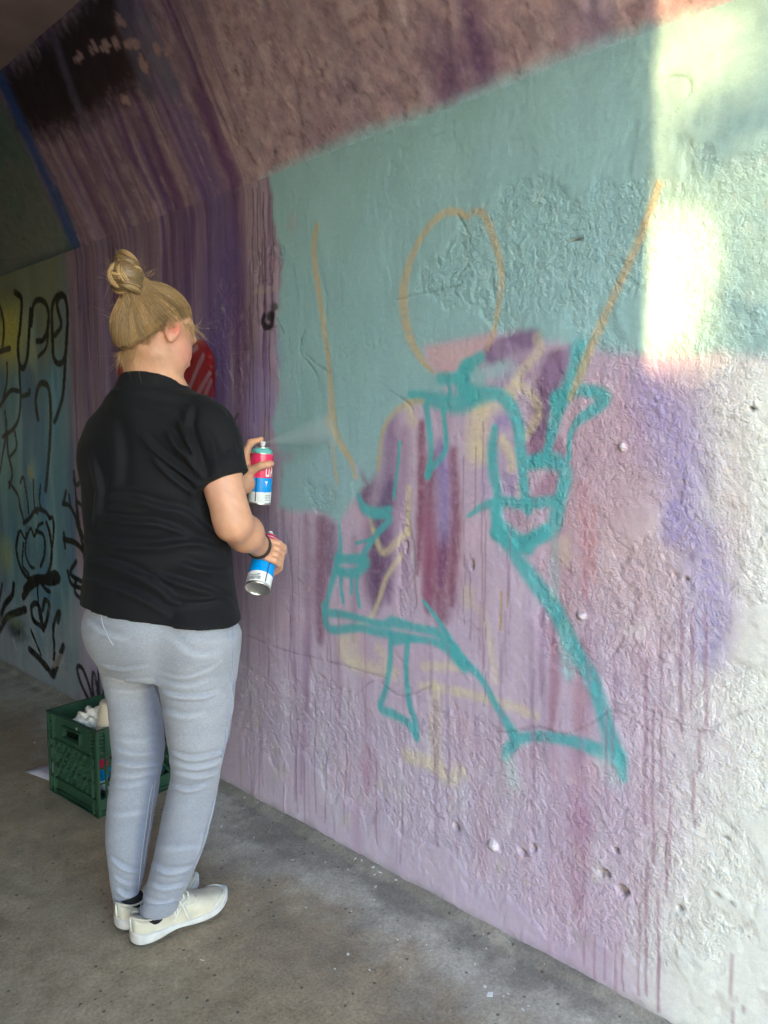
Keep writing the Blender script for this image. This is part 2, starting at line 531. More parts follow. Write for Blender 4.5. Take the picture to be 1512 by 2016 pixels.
# purple, violet strokes
P.stroke([(968, 697), (1000, 680), (1046, 668)], .055, (.20, .13, .27), .9, .6); P.stroke([(985, 690), (1030, 700)], .05, (.34, .26, .42), .6)
P.stroke([(1095, 715), (1075, 770), (1066, 830), (1062, 890)], .075, (.19, .11, .22), .9, .6)
P.stroke([(1120, 700), (1090, 730), (1100, 745)], .05, (.30, .20, .36), .7)
P.blob(990, 822, .05, .05, VIOLET, .8); P.stroke([(1000, 880), (1005, 960)], .05, (.36, .28, .50), .7); P.stroke([(958, 900), (955, 985)], .035, (.40, .33, .54), .6)
P.stroke([(985, 765), (1040, 720)], .06, (.36, .26, .42), .5)
P.stroke([(1050, 880), (1090, 885), (1100, 930), (1070, 975)], .06, (.33, .19, .30), .7)
P.blob(1020, 1022, .045, .04, (.38, .25, .33), .7)
# broad violet drape on the right
P.stroke([(1275, 770), (1320, 840), (1345, 930), (1345, 1000), (1385, 1090), (1405, 1200), (1395, 1290)], [.10, .13, .12, .10, .11, .10, .07], (.35, .30, .57), .82, 1.0, grain=.35, wob=2.2)
P.stroke([(1330, 1010), (1320, 1050)], .06, (.33, .28, .56), .7, .7, grain=.3)
P.blob(1380, 1240, .08, .16, (.47, .42, .64), .6, .95, .5)
P.stroke([(1255, 760), (1262, 900)], .05, (.45, .32, .50), .4, .9)
P.blob(1450, 1000, .05, .30, (.62, .48, .50), .25)

# cream and yellow strokes
CR = [([(805, 962), (803, 1010), (802, 1050)], .024, .85), ([(802, 1045), (756, 1088), (736, 1045)], .026, .85), ([(790, 1092), (761, 1137), (746, 1181), (731, 1215), (705, 1232)], .02, .85),
      ([(673, 1262), (678, 1295), (720, 1312), (775, 1325)], .05, .6), ([(690, 1255), (700, 1300)], .08, .45), ([(745, 1275), (760, 1300)], .04, .6), ([(835, 1312), (905, 1312)], .03, .7), ([(905, 1362), (961, 1377), (1010, 1392), (1052, 1408)], .032, .7),
      ([(830, 1350), (858, 1352), (900, 1362)], .03, .6), ([(858, 1352), (856, 1440), (858, 1510)], .045, .65), ([(800, 1488), (850, 1505), (882, 1532), (905, 1520)], .05, .7), ([(922, 1165), (922, 1185)], .045, .55), ([(947, 1200), (965, 1260), (975, 1340)], .03, .45),
      ([(947, 794), (940, 850), (938, 890)], .075, .8), ([(938, 880), (955, 905)], .04, .6), ([(990, 868), (1003, 890), (1008, 920)], .035, .85), ([(1000, 780), (985, 800), (940, 800)], .05, .55),
      ([(1050, 705), (1015, 750), (1040, 770), (1058, 800), (1050, 835), (1030, 860)], .028, .7), ([(1058, 665), (1062, 690)], .03, .6), ([(1012, 760), (1000, 780)], .04, .6), ([(1020, 955), (1026, 985)], .02, .5),
      ([(805, 800), (812, 830)], .04, .6), ([(735, 1050), (728, 1020)], .02, .5), ([(1110, 1070), (1112, 1100)], .04, .4)]
for px, w, op in CR:
    P.stroke(px, w, CREAM, op * .82, .85, grain=.25)

# bright teal sketch lines
T = [([(868, 745), (902, 742), (918, 720), (945, 704)], .045), ([(918, 725), (908, 760), (930, 778)], .065), ([(905, 745), (925, 775)], .05), ([(880, 745), (886, 770), (878, 790)], .018),
     ([(808, 776), (850, 786), (902, 795), (940, 780), (978, 776), (1001, 795), (1018, 830), (1023, 875), (1028, 920), (1032, 970), (1038, 1005)], [.03, .06, .075, .07, .05, .05, .048, .045, .04, .04, .035]),
     ([(838, 800), (846, 852), (848, 897), (841, 938)], .028), ([(872, 805), (878, 866), (874, 893), (850, 922), (842, 935)], .026), ([(974, 843), (969, 884), (971, 929), (978, 965), (980, 1000), (976, 1050)], [.03, .045, .045, .04, .04, .045]),
     ([(787, 872), (783, 920), (775, 980)], .018), ([(922, 1016), (951, 997), (987, 988), (1032, 992), (1091, 987)], [.015, .03, .04, .04, .04]),
     ([(1095, 780), (1095, 812), (1082, 866), (1071, 900), (1046, 912)], [.045, .05, .035, .035, .04]), ([(1091, 788), (1140, 768), (1186, 780), (1176, 800), (1136, 830), (1122, 857), (1118, 902)], [.04, .04, .05, .045, .03, .02, .02]),
     ([(1142, 690), (1136, 722), (1118, 765), (1100, 800)], [.07, .06, .06, .05]), ([(1046, 911), (1077, 906), (1104, 915), (1112, 940), (1104, 974), (1095, 1010), (1086, 1037), (1050, 1060), (1020, 1073)], [.05, .06, .055, .05, .048, .055, .055, .05, .05]),
     ([(976, 1049), (1020, 1073), (1074, 1050)], .05), ([(985, 1035), (1040, 1080)], .05), ([(985, 1050), (1049, 1142), (1089, 1196), (1108, 1235), (1133, 1284), (1162, 1333), (1181, 1382), (1191, 1416), (1203, 1455), (1219, 1499), (1226, 1532)], [.05, .06, .065, .062, .06, .058, .055, .055, .06, .05, .03]),
     ([(1216, 1490), (1167, 1472), (1118, 1457), (1064, 1450), (1025, 1456), (1000, 1475), (993, 1492)], [.06, .05, .04, .038, .04, .045, .03]), ([(1010, 1445), (976, 1387), (952, 1343), (922, 1308), (898, 1282)], [.05, .032, .03, .038, .045]),
     ([(915, 1312), (885, 1280), (854, 1264), (815, 1258), (775, 1264)], [.05, .045, .032, .03, .03]), ([(906, 1300), (884, 1255), (858, 1215), (834, 1184)], [.05, .03, .02, .018]), ([(638, 1190), (642, 1225), (655, 1240), (707, 1236), (746, 1245), (815, 1256)], [.03, .04, .042, .038, .04, .03]),
     ([(643, 1206), (682, 1211), (721, 1221), (756, 1230), (775, 1225), (815, 1235), (863, 1247), (895, 1280)], [.04, .035, .03, .04, .05, .035, .04, .05]), ([(770, 1250), (768, 1303), (761, 1352), (750, 1392), (775, 1406), (805, 1426), (820, 1458)], [.03, .03, .028, .038, .04, .035, .02]),
     ([(803, 1262), (800, 1323), (805, 1377), (815, 1416), (822, 1452)], [.028, .03, .03, .035, .02]), ([(668, 1034), (670, 1078), (663, 1113), (648, 1166), (641, 1205)], [.015, .025, .04, .03, .03]), ([(665, 1100), (720, 1104), (698, 1128), (668, 1125)], .045),
     ([(674, 1122), (671, 1152), (676, 1186)], .02), ([(692, 1122), (692, 1168)], .018), ([(707, 1122), (702, 1152), (708, 1193)], .02), ([(705, 975), (717, 1001), (742, 1011), (768, 1003)], [.02, .045, .05, .03]), ([(742, 1011), (768, 1020), (746, 1046), (726, 1073), (707, 1108)], [.03, .03, .03, .028, .03]),
     ([(975, 1010), (980, 1045)], .04), ([(700, 1070), (735, 1060)], .014)]
for px, w in T:
    P.stroke(px, np.array(w) * .82 if hasattr(w, '__len__') else w * .82, TEAL, .95, .65, grain=.10)
P.stroke([(1113, 1235), (1113, 1274), (1118, 1328)], .04, (.22, .50, .52), .6, .8, grain=.3)
P.stroke([(1092, 1040), (1090, 1180)], .03, (.25, .50, .52), .4, .8, grain=.3)
P.stroke([(1000, 1500), (1010, 1540)], .05, (.50, .66, .68), .5, .9); P.stroke([(1195, 1500), (1205, 1530)], .06, (.45, .66, .68), .4, .9)

# ochre outline of the waiting figure
OC = [([(624, 447), (618, 492), (627, 573), (641, 668), (648, 722), (652, 785), (656, 838), (668, 868), (690, 906), (700, 940)], [.03, .032, .03, .03, .026, .036, .05, .035, .028, .02], .85),
      ([(654, 875), (658, 915), (664, 950)], .022, .6), ([(922, 427), (893, 416), (866, 425), (839, 452), (816, 492), (800, 537), (794, 582), (798, 632), (812, 677), (834, 713), (853, 733)], [.02, .025, .025, .026, .028, .035, .042, .04, .034, .024, .012], .85),
      ([(929, 416), (951, 420), (965, 452), (976, 488), (985, 528), (985, 569), (978, 614), (969, 659), (960, 688)], [.02, .025, .025, .024, .024, .02, .02, .02, .012], .8),
      ([(1296, 362), (1261, 461), (1211, 576), (1171, 665), (1146, 725), (1122, 784)], [.02, .024, .026, .028, .03, .02], .85), ([(832, 789), (803, 794), (776, 812), (758, 839), (749, 875), (745, 925)], .02, .75), ([(643, 830), (650, 845)], .04, .5)]
for px, w, op in OC:
    P.stroke(px, np.array(w) * .9 if hasattr(w, '__len__') else w * .9, OCHRE, op * .85, .8, grain=.25)
P.stroke([(988, 1165), (986, 1240)], .007, (.40, .28, .12), .8); P.stroke([(1000, 1165), (999, 1195)], .005, (.40, .28, .12), .7)

# small black tag and red balloon
P.stroke([(520, 622), (517, 634), (524, 644), (534, 640), (536, 622)], .022, BLACK, .93, .35); P.blob(533, 622, .028, .022, BLACK, .9, .5, .1); P.blob(540, 604, .03, .02, (.05, .06, .06), .85, .7, .1); P.stroke([(545, 625), (560, 655)], .008, (.15, .2, .2), .5)
P.stroke([(468, 815), (461, 830)], .012, BLACK, .8)
redp = [(382, 676), (398, 674), (410, 688), (419, 712), (421, 742), (416, 790), (396, 840), (372, 885), (350, 915), (318, 880), (276, 830), (244, 780), (231, 735), (233, 712), (246, 698), (272, 694), (300, 706), (326, 738), (346, 708), (364, 686)]
P.poly(redp, (.30, .012, .014), .008, .95, .2)
for a in ([(372, 765), (400, 700)], [(390, 775), (412, 735)], [(380, 690), (388, 684)], [(405, 775), (415, 750)]):
    P.stroke(a, .022, (.36, .24, .30), .65, .5)
P.stroke([(383, 676), (398, 672), (411, 688), (420, 714), (422, 780)], .012, (.26, .008, .01), .95)

# black brush lettering and flowers on the blue field
G = [([(30, 575), (42, 590), (40, 640), (36, 680), (38, 715), (46, 725), (54, 700), (58, 640), (60, 610)], 10), ([(62, 640), (66, 600), (80, 590), (93, 605), (95, 640), (86, 668), (72, 672)], 9), ([(95, 620), (92, 680), (76, 702)], 7), ([(108, 660), (120, 640), (112, 600), (120, 582), (130, 590), (133, 630), (128, 700), (118, 716), (106, 705), (103, 670)], 9),
     ([(103, 670), (102, 610), (110, 585), (122, 580)], 9), ([(132, 650), (128, 730), (124, 780), (112, 820), (107, 830)], 9), ([(0, 600), (8, 640), (4, 690)], 8), ([(0, 692), (20, 686)], 9), ([(14, 715), (14, 750), (6, 790)], 7), ([(38, 725), (40, 800), (30, 840), (5, 860)], 8), ([(0, 800), (20, 770), (36, 770)], 8), ([(45, 780), (57, 775), (58, 768)], 8), ([(14, 850), (16, 890), (24, 930), (18, 960)], 8), ([(10, 810), (12, 850), (0, 930)], 7), ([(30, 850), (33, 880), (20, 900)], 6),
     ([(75, 825), (70, 790), (76, 760), (88, 755), (97, 770), (100, 820), (96, 900), (90, 965)], 10), ([(18, 950), (35, 975), (40, 1000), (48, 1030)], 7), ([(40, 950), (46, 940), (54, 980), (56, 1010)], 6), ([(66, 945), (68, 1000), (74, 1010)], 6), ([(80, 955), (78, 985), (82, 1003)], 6), ([(46, 1030), (58, 1020), (72, 1003), (90, 1008), (98, 1020)], 8), ([(34, 1060), (40, 1045), (50, 1060), (60, 1040), (68, 1055), (76, 1035), (84, 1030)], 6),
     ([(36, 1050), (32, 1080), (38, 1110), (52, 1135), (76, 1143), (94, 1130), (102, 1090), (98, 1050), (92, 1030)], 9), ([(52, 1050), (50, 1090), (60, 1115), (68, 1118)], 6), ([(70, 1045), (86, 1055), (88, 1090), (80, 1115)], 7), ([(98, 1020), (104, 1020), (106, 1050), (100, 1100)], 7), ([(46, 1070), (44, 1110), (56, 1130)], 6),
     ([(48, 1160), (66, 1140), (90, 1138), (108, 1130), (116, 1140), (100, 1146), (80, 1142)], 13), ([(75, 1145), (60, 1155), (46, 1175)], 14), ([(78, 1145), (90, 1160), (98, 1165)], 8), ([(74, 1150), (76, 1200), (82, 1240)], 6), ([(82, 1235), (66, 1220), (62, 1195), (72, 1188), (80, 1205), (84, 1240)], 10), ([(84, 1240), (92, 1220), (96, 1190), (88, 1182), (84, 1200)], 10), ([(104, 1330), (106, 1280), (104, 1240), (112, 1210), (118, 1206), (114, 1225)], 9), ([(104, 1330), (80, 1300), (58, 1278)], 12), ([(106, 1330), (115, 1300), (124, 1272)], 12), ([(60, 1240), (80, 1290)], 6),
     ([(0, 1220), (10, 1190), (24, 1172), (27, 1150)], 12), ([(0, 1240), (14, 1215), (36, 1205), (50, 1200)], 14), ([(4, 1150), (0, 1180)], 8)]
for px, w in G:
    P.stroke(px, w * .0034, (.010, .009, .008), .97, .3)
P.blob(32, 1240, .20, .09, BLACK, .9); P.blob(28, 1225, .16, .05, (.20, .26, .10), .6)
G2 = [([(170, 1130), (160, 1060), (152, 1000), (146, 930)], 9), ([(146, 945), (152, 955), (160, 945)], 9), ([(165, 1060), (140, 1000), (124, 992)], 10), ([(124, 992), (130, 968)], 10), ([(140, 1000), (136, 975)], 8), ([(175, 1100), (150, 1070), (126, 1062)], 12), ([(126, 1050), (128, 1078)], 9), ([(170, 1150), (140, 1130), (150, 1105)], 10), ([(165, 1160), (142, 1150), (134, 1125)], 10), ([(160, 1180), (148, 1165), (150, 1140)], 10), ([(155, 1040), (150, 990), (166, 1000)], 8), ([(180, 1120), (150, 1030)], 8),
      ([(200, 1420), (170, 1370), (154, 1330), (153, 1312), (164, 1320), (178, 1360), (186, 1400)], 10), ([(188, 1400), (182, 1350), (184, 1325), (190, 1345), (196, 1390)], 10), ([(196, 1400), (208, 1340), (194, 1300), (196, 1380)], 9), ([(200, 1410), (206, 1370), (214, 1350)], 9)]
for px, w in G2:
    P.stroke(px, w * .0026, (.010, .010, .010), .97, .3)

# thin drips
for px, a, b, w in [(935, 880, 1010, .005), (950, 830, 1330, .005), (955, 1000, 1390, .004), (913, 900, 1230, .004), (928, 1090, 1260, .005), (1000, 1080, 1170, .005), (1003, 1000, 1250, .004), (1340, 1180, 1440, .008), (1362, 1200, 1400, .007), (1388, 1210, 1440, .008), (1378, 1440, 1520, .007), (1365, 1520, 1625, .007),
                    (1300, 1240, 1560, .007), (1318, 1560, 1700, .007), (1310, 1640, 1760, .008), (1272, 1700, 1960, .008), (1294, 1760, 1990, .008), (1298, 1850, 1990, .006), (1270, 1300, 1620, .01), (1285, 1380, 1700, .008), (1258, 1780, 1960, .007), (1225, 1880, 1950, .006), (1210, 1860, 1960, .007), (1190, 1850, 1930, .006), (1170, 1840, 1930, .006), (1150, 1830, 1900, .006), (1440, 1880, 2016, .006), (1465, 1980, 2016, .005),
                    (575, 1000, 1330, .005), (570, 1030, 1460, .004), (545, 1010, 1290, .005), (590, 1020, 1240, .004), (650, 1240, 1420, .005), (644, 1100, 1300, .004), (530, 1190, 1340, .006), (512, 1190, 1310, .005), (488, 1200, 1330, .006), (620, 1380, 1600, .008), (600, 1500, 1650, .008), (560, 1500, 1620, .007), (640, 1480, 1620, .008), (585, 1440, 1600, .007), (680, 1440, 1620, .007), (740, 1500, 1660, .007), (790, 1540, 1700, .007)]:
    P.drip(px, a, b, w, (.33, .19, .27) if px > 1100 else (.26, .17, .27), .6)

for k in range(46):
    rs = random.Random(k * 31 + 7)
    x0 = rs.uniform(470, 1240); y0 = on_wall(x0, 1300)[0]; a = rs.uniform(1180, 1450)
    P.drip(x0, a, a + rs.uniform(80, 330), rs.choice((.005, .007, .010, .016)), (.30, .20, .33), rs.uniform(.2, .5))
# relief: plaster flakes, rough render patches, cracks, pits ------------
wy, wz = .05 * fbm(Y * 4, Z * 4, 120, 3), .05 * fbm(Y * 4, Z * 4, 125, 3)
n_lo = fbm((Y + wy) * 2.1, (Z + wz) * 2.1, 101, 4, .55)
rough_m = sm(.16, .30, n_lo)
n_ell = fbm(Y * 7, Z * 7, 140, 4)
n_pit = .55 * fbm(Y * 40, Z * 40, 222, 3)
def ell(px, py, ry, rz, s=.10):
    y, z = on_wall(px, py)
    return 1 - sm(1 - s, 1 + s, np.sqrt(((Y - y) / ry) ** 2 + ((Z - z) / rz) ** 2) + n_ell * .5)
patches = [(1090, 500, .34, .16), (1350, 420, .34, .12), (1470, 600, .20, .26), (1150, 870, .20, .22), (1450, 900, .20, .26), (1190, 1190, .16, .18), (1300, 1230, .12, .12), (1320, 1480, .14, .20), (700, 1480, .55, .17), (960, 1530, .40, .14),
           (1010, 1660, .35, .16), (1190, 1650, .26, .18), (1450, 1450, .22, .18), (1340, 1800, .16, .08), (450, 660, .10, .20), (520, 520, .09, .06), (640, 1430, .30, .16), (1130, 1780, .25, .10), (500, 1400, .20, .15), (800, 1090, .03, .16), (1020, 1020, .05, .06), (1330, 1640, .16, .15), (640, 980, .10, .05), (85, 1270, .30, .10)]
pm = np.zeros(Y.shape)
for p in patches:
    pm = np.maximum(pm, ell(*p))
smooth_teal = fm * (1 - pm)
rough_m = np.clip(np.maximum(rough_m * .14 * (1 - .7 * smooth_teal), pm), 0, 1)
zone = (1 - sm(.10, .55, Z)) * sm(.03, .14, Z)
rough_m = np.clip(np.maximum(rough_m, zone * sm(-.25, .35, fbm(Y * 3, Z * 4, 150, 3)) * .30), 0, 1)
def billow(x, y, s, o=3):
    v, a, f = 0, 1.0, 1.0
    for i in range(o):
        v = v + a * (1 - 2.2 * np.abs(pnoise(x * f, y * f, s + i * 13))); a *= .55; f *= 2.1
    return v
gw, gz_ = .25 * wy + .004 * fbm(Y * 30, Z * 30, 161, 2), .25 * wz + .004 * fbm(Y * 30, Z * 30, 163, 2)
gran = 1 - worley((Y + gw) * 55, (Z + gz_) * 62, 3) * 1.15            # crumbly render: rounded grains, sharp gaps
gran2 = 1 - worley((Y - gw) * 105, (Z + gz_) * 110, 9) * 1.1
clump = fbm(Y * 20, Z * 24, 160, 3, .6)
fine = fbm(Y * 85, Z * 85, 170, 2)
lump = fbm(Y * 12, Z * 14, 175, 3)
vert = fbm(Y * 40, Z * 9, 178, 2)
D = .0007 * lump + .0006 * fine + .0004 * vert
D += rough_m * (.0016 * gran * sm(-.5, .4, clump) + .0016 * gran2 + .0005 * clump)
D += -.0034 * pm                                             # patches have lost their skin coat
bil = clump
fl = fbm((Y + .6 * wy) * 3.3, (Z + .6 * wz) * 3.3, 190, 5, .5)
D += .0011 * sm(.245, .268, fl) * (1 - fm * .6) - .0008 * sm(.34, .362, -fl)     # flake edges
edge = np.exp(-((fl - .25) / .012) ** 2) * sm(.1, .4, fbm(Y*2, Z*2, 195, 2) + .25)
cr = fbm((Y + wy) * 2.6, (Z + wz) * 2.6, 210, 5, .55)
crack = np.exp(-(cr / .0075) ** 2) * sm(.05, .3, fbm(Y * 1.7, Z * 1.7, 215, 2))
D += -.0012 * crack
P.mix(crack * .22 + .12 * edge, P.C * .45)
# drawn cracks
def crackline(px, dep=.003, w=.007, dark=.6):
    save = P.C.copy(); P.C[:] = 0
    P.stroke(px, w, (1, 1, 1), 1.0, .6, n=5, wob=1.6)
    m = P.C[..., 0]; P.C = save
    P.mix(m * dark, P.C * .35)
    return -dep * m
for c in ([(520, 348), (620, 310), (733, 267), (800, 240), (860, 220), (950, 185), (1040, 155)], [(480, 1248), (560, 1280), (640, 1300), (760, 1335)], [(900, 420), (925, 470), (920, 520), (900, 545)], [(780, 590), (840, 575), (905, 560), (900, 545)], [(600, 650), (590, 690), (620, 730), (625, 755)], [(590, 660), (605, 700), (650, 735)], [(970, 1440), (1010, 1440), (1060, 1430), (1110, 1445), (1170, 1420), (1210, 1400), (1280, 1440)],
          [(1270, 1395), (1330, 1420), (1390, 1440), (1440, 1410), (1512, 1390)], [(1210, 1060), (1240, 1090), (1220, 1130), (1250, 1180), (1230, 1250), (1200, 1300)], [(700, 1370), (740, 1340), (790, 1370), (850, 1350)], [(560, 1030), (575, 1150), (570, 1240)], [(1380, 1545), (1410, 1600), (1450, 1640)], [(1400, 1810), (1440, 1830), (1480, 1815), (1490, 1780)], [(770, 770), (810, 800), (815, 830)], [(1330, 220), (1360, 180), (1350, 150), (1310, 150)]):
    D += crackline(c, .0016, .0050, .4)
pits = [(897, 1628, .016, .014), (1030, 1680, .022, .012), (1190, 1720, .022, .010), (1225, 1755, .018, .016), (1338, 1788, .012, .010), (1050, 1668, .012, .012), (1210, 1675, .012, .010), (1130, 470, .03, .004), (1480, 805, .006, .004), (1440, 822, .005, .004), (1465, 905, .004, .006), (1350, 1140, .006, .007), (1430, 1650, .006, .006), (1410, 1760, .005, .005), (1440, 1780, .004, .004), (800, 1080, .008, .03), (930, 1110, .006, .02)]
for a, b, ry, rz in pits:
    ry, rz = ry * .75, rz * .75
    y, z = on_wall(a, b)
    m = 1 - sm(.5, 1.1, np.sqrt(((Y - y) / ry) ** 2 + ((Z - z) / rz) ** 2) + n_pit)
    D += -.010 * m
    P.mix(m * .7, (.22, .18, .16))
for a, b, ry, rz in [(970, 1665, .016, .014), (1145, 1213, .012, .007), (1225, 880, .008, .008)]:      # pebbles
    y, z = on_wall(a, b)
    m = np.sqrt(np.clip(1 - (((Y - y) / ry) ** 2 + ((Z - z) / rz) ** 2), 0, 1))
    D += .010 * m; P.mix((m > .1) * .7, (.70, .66, .70))
# bare plaster where the paint has come off low on the wall
bare = sm(.5, .62, fbm(Y * 9, Z * 9, 230, 4)) * zone * .5
P.mix(bare, (.50, .47, .45))
P.mix((1 - sm(.0, .045, Z + .012 * fbm(Y * 14, Z * 14, 240, 3))) * .75, (.23, .22, .21))
P.mix(sm(.35, .9, fbm(Y*30, Z*30, 250, 2)) * rough_m * .22, P.C * .6)
P.mix(sm(.3, .9, -fbm(Y*26, Z*26, 252, 2)) * rough_m * .18, P.C * .4 + .5)
P.C *= (1 + .035 * P.grain + .05 * fbm(Y * 9, Z * 5, 260, 3))[..., None]

tunnel = empty("underpass_tunnel", (WALL_X, 2.0, 0))
tag(tunnel, "old concrete underpass with spray-painted pink, teal and purple walls", "tunnel")
m_wall = paint_mat("wall_paint", .50, .45, ((120, .35), (420, .28)), .0016, .07, 260.0)
nt = m_wall.node_tree; pb_ = nt.nodes["Principled BSDF"]
last = pb_.inputs["Normal"].links[0].from_socket
ra = nt.nodes.new("ShaderNodeAttribute"); ra.attribute_name = "relief"
tc = nt.nodes.new("ShaderNodeTexCoord")
for sc_, dist_ in ((100.0, .0018), (240.0, .0013)):
    nzw = nt.nodes.new("ShaderNodeTexNoise"); nzw.inputs["Scale"].default_value = sc_ * .9; nzw.inputs["Detail"].default_value = 2.0
    nt.links.new(tc.outputs["Object"], nzw.inputs["Vector"])
    mxv = nt.nodes.new("ShaderNodeMix"); mxv.data_type = 'RGBA'; mxv.inputs[0].default_value = .0035 * 85 / sc_
    nt.links.new(tc.outputs["Object"], mxv.inputs[6]); nt.links.new(nzw.outputs["Color"], mxv.inputs[7])
    vo = nt.nodes.new("ShaderNodeTexVoronoi"); vo.feature = 'F1'; vo.inputs["Scale"].default_value = sc_
    nt.links.new(mxv.outputs[2], vo.inputs["Vector"])
    inv = nt.nodes.new("ShaderNodeMath"); inv.operation = 'SUBTRACT'; inv.inputs[0].default_value = 1.0; nt.links.new(vo.outputs["Distance"], inv.inputs[1])
    bp = nt.nodes.new("ShaderNodeBump"); bp.inputs["Distance"].default_value = dist_
    nt.links.new(ra.outputs["Fac"], bp.inputs["Strength"]); nt.links.new(inv.outputs[0], bp.inputs["Height"]); nt.links.new(last, bp.inputs["Normal"])
    last = bp.outputs[0]
nt.links.new(last, pb_.inputs["Normal"])
m_haunch = paint_mat("upper_wall_paint", .8, .25, ((60, .5), (260, .35)), .002, .12, 160.0)

def grid_faces(nz, ny):
    i = np.arange(nz * ny).reshape(nz, ny)
    return np.stack([i[:-1, :-1], i[1:, :-1], i[1:, 1:], i[:-1, 1:]], -1).reshape(-1, 4)

D = D + np.clip(.062 - (CREASE_Z - Z), 0, 1) ** 2 / .5
V = np.stack([WALL_X - D, Y, Z], -1).reshape(-1, 3)
wall = mesh_obj("side_wall", V, grid_faces(len(zs), len(ys)), m_wall, tunnel, True, np.clip(P.C, 0, 1).reshape(-1, 3), {"relief": np.clip(rough_m * (.75 + .4 * clump), .05, 1).reshape(-1)})
wall["label"] = "vertical lower wall covered in paint, graffiti and flaking plaster"

# ---------------------------------------------------------------- the leaning upper wall
ys2 = spaced([(-0.4, 0.25, .03), (0.25, 2.3, .0075), (2.3, 3.8, .011), (3.8, 6.0, .04), (6.0, 26.0, .4)])
zs2 = spaced([(CREASE_Z, CEIL_Z, .0085)])
H = Paint(ys2, zs2, on_haunch)
Y2, Z2 = H.Y, H.Z
hx = lambda px, py=200: on_haunch(px, py)[0]
s1 = fbm(Y2 * 16, Z2 * 0.9, 1, 4, .6); s2 = fbm(Y2 * 45, Z2 * 1.6, 5, 3, .6); mt = fbm(Y2 * 5, Z2 * 5, 309, 5, .6); mf = fbm(Y2 * 22, Z2 * 22, 313, 4, .6)
H.C[:] = BROWN
H.mix(sm(.0, .35, mt + .5 * mf) * .65, (.23, .155, .165))
H.mix(sm(.12, .30, mt * .5 + .8 * mf) * .55, (.47, .35, .355))
H.mix(sm(.20, .32, -mt * .6 + .7 * fbm(Y2 * 34, Z2 * 30, 315, 3, .6)) * .5, (.20, .14, .15))
H.mix(sm(.25, .4, fbm(Y2 * 9, Z2 * 12, 317, 4, .6)) * .45, (.44, .37, .385))
H.mix(sm(.0, .8, s1) * .45, (.24, .17, .24))
H.mix(sm(.1, .8, -s1 + .3*mf) * .3, (.27, .24, .30))
H.mix(sm(.1, .5, fbm(Y2*3, Z2*3, 320, 3)) * sm(.0, .5, mf) * .5, (.45, .34, .35))
# dark washes
for a, b, ry, rz, col, op in [(930, 60, .05, .22, PLUM, .75), (890, 160, .14, .18, PLUM, .8), (960, 130, .06, .16, PLUM, .6), (690, 170, .10, .22, (.19, .16, .22), .5), (1180, 60, .06, .18, (.22, .17, .30), .6), (1130, 60, .04, .2, (.26, .19, .28), .5), (640, 260, .14, .14, (.25, .18, .24), .5)]:
    H.blob(a, b, ry, rz, col, op, .95, .35)
cur2 = sm(hx(500), hx(420), Y2)
H.mix(cur2 * .75, (.29, .215, .24))
H.mix(cur2 * sm(0, .7, s1) * .75, PLUM); H.mix(cur2 * sm(0, .7, s2) * .4, (.13, .08, .15)); H.mix(cur2 * sm(.15, .8, -s2) * .45, (.44, .34, .36))
for cx, wd, col, op in CURT:
    yc = on_wall(cx, 620)[0]
    H.mix(np.exp(-((Y2 - yc + .012 * s1) / (wd * .5)) ** 2) * op * (1 - .8 * sm(2.15, 2.5, Z2 + .15 * fbm(Y2 * 9, Z2 * 2, int(cx), 2))), col)
H.mix(sm(.35, .8, -s1 + .4 * mf) * cur2 * .35, (.46, .40, .42))
for pts, w, col, op in [([(350, 405), (300, 270), (262, 180)], .045, PLUM, .9), ([(300, 385), (255, 290), (225, 200)], .04, PLUM, .8), ([(268, 320), (238, 230)], .035, PLUM, .7), ([(470, 350), (430, 270), (400, 200)], .05, PLUM, .5), ([(440, 370), (420, 320)], .05, (.2, .13, .2), .6), ([(330, 410), (285, 300)], .07, INDIGO, .35), ([(255, 440), (170, 280)], .05, PLUM, .45), ([(210, 450), (140, 300)], .06, PLUM, .4), ([(225, 420), (205, 380)], .05, (.36, .28, .28), .5),
                        ([(330, 160), (290, 80), (262, 0), (240, -60)], .12, (.13, .13, .19), .8), ([(340, 170), (300, 60)], .06, (.15, .15, .22), .6), ([(240, 290), (195, 210)], .06, (.18, .14, .22), .7)]:
    H.stroke(pts, w, col, op, .85, grain=.2)
# soot-black patch with a scuffed edge
soot = [(-60, 190), (0, 142), (60, 100), (120, 40), (160, -10), (215, -60), (250, -10), (240, 50), (270, 110), (290, 170), (245, 190), (215, 215), (180, 235), (160, 225), (155, 250), (110, 265), (60, 272), (30, 262), (20, 220), (0, 170)]
H.wob = .010 * fbm(Y2 * 40, Z2 * 40, 93, 3); H.poly(soot, (.020, .014, .015), .11, .95, 2.5)
H.stroke([(170, 250), (140, 170), (108, 80)], .055, (.10, .09, .13), .75, .85); H.stroke([(290, 170), (262, 90), (240, 0)], .09, (.10, .10, .15), .85, .8)
for a, b in [(155, 120), (200, 90), (215, 95), (230, 85), (255, 85), (265, 88), (285, 120), (240, 40), (160, 110), (245, 195), (210, 90), (312, 100), (335, 98), (185, 95), (282, 130)]:
    for q in range(3): H.blob(a + random.uniform(-7, 7), b + random.uniform(-7, 7), .008 + .012 * random.random(), .007 + .012 * random.random(), (.36, .25, .24), .9, .3, .2)
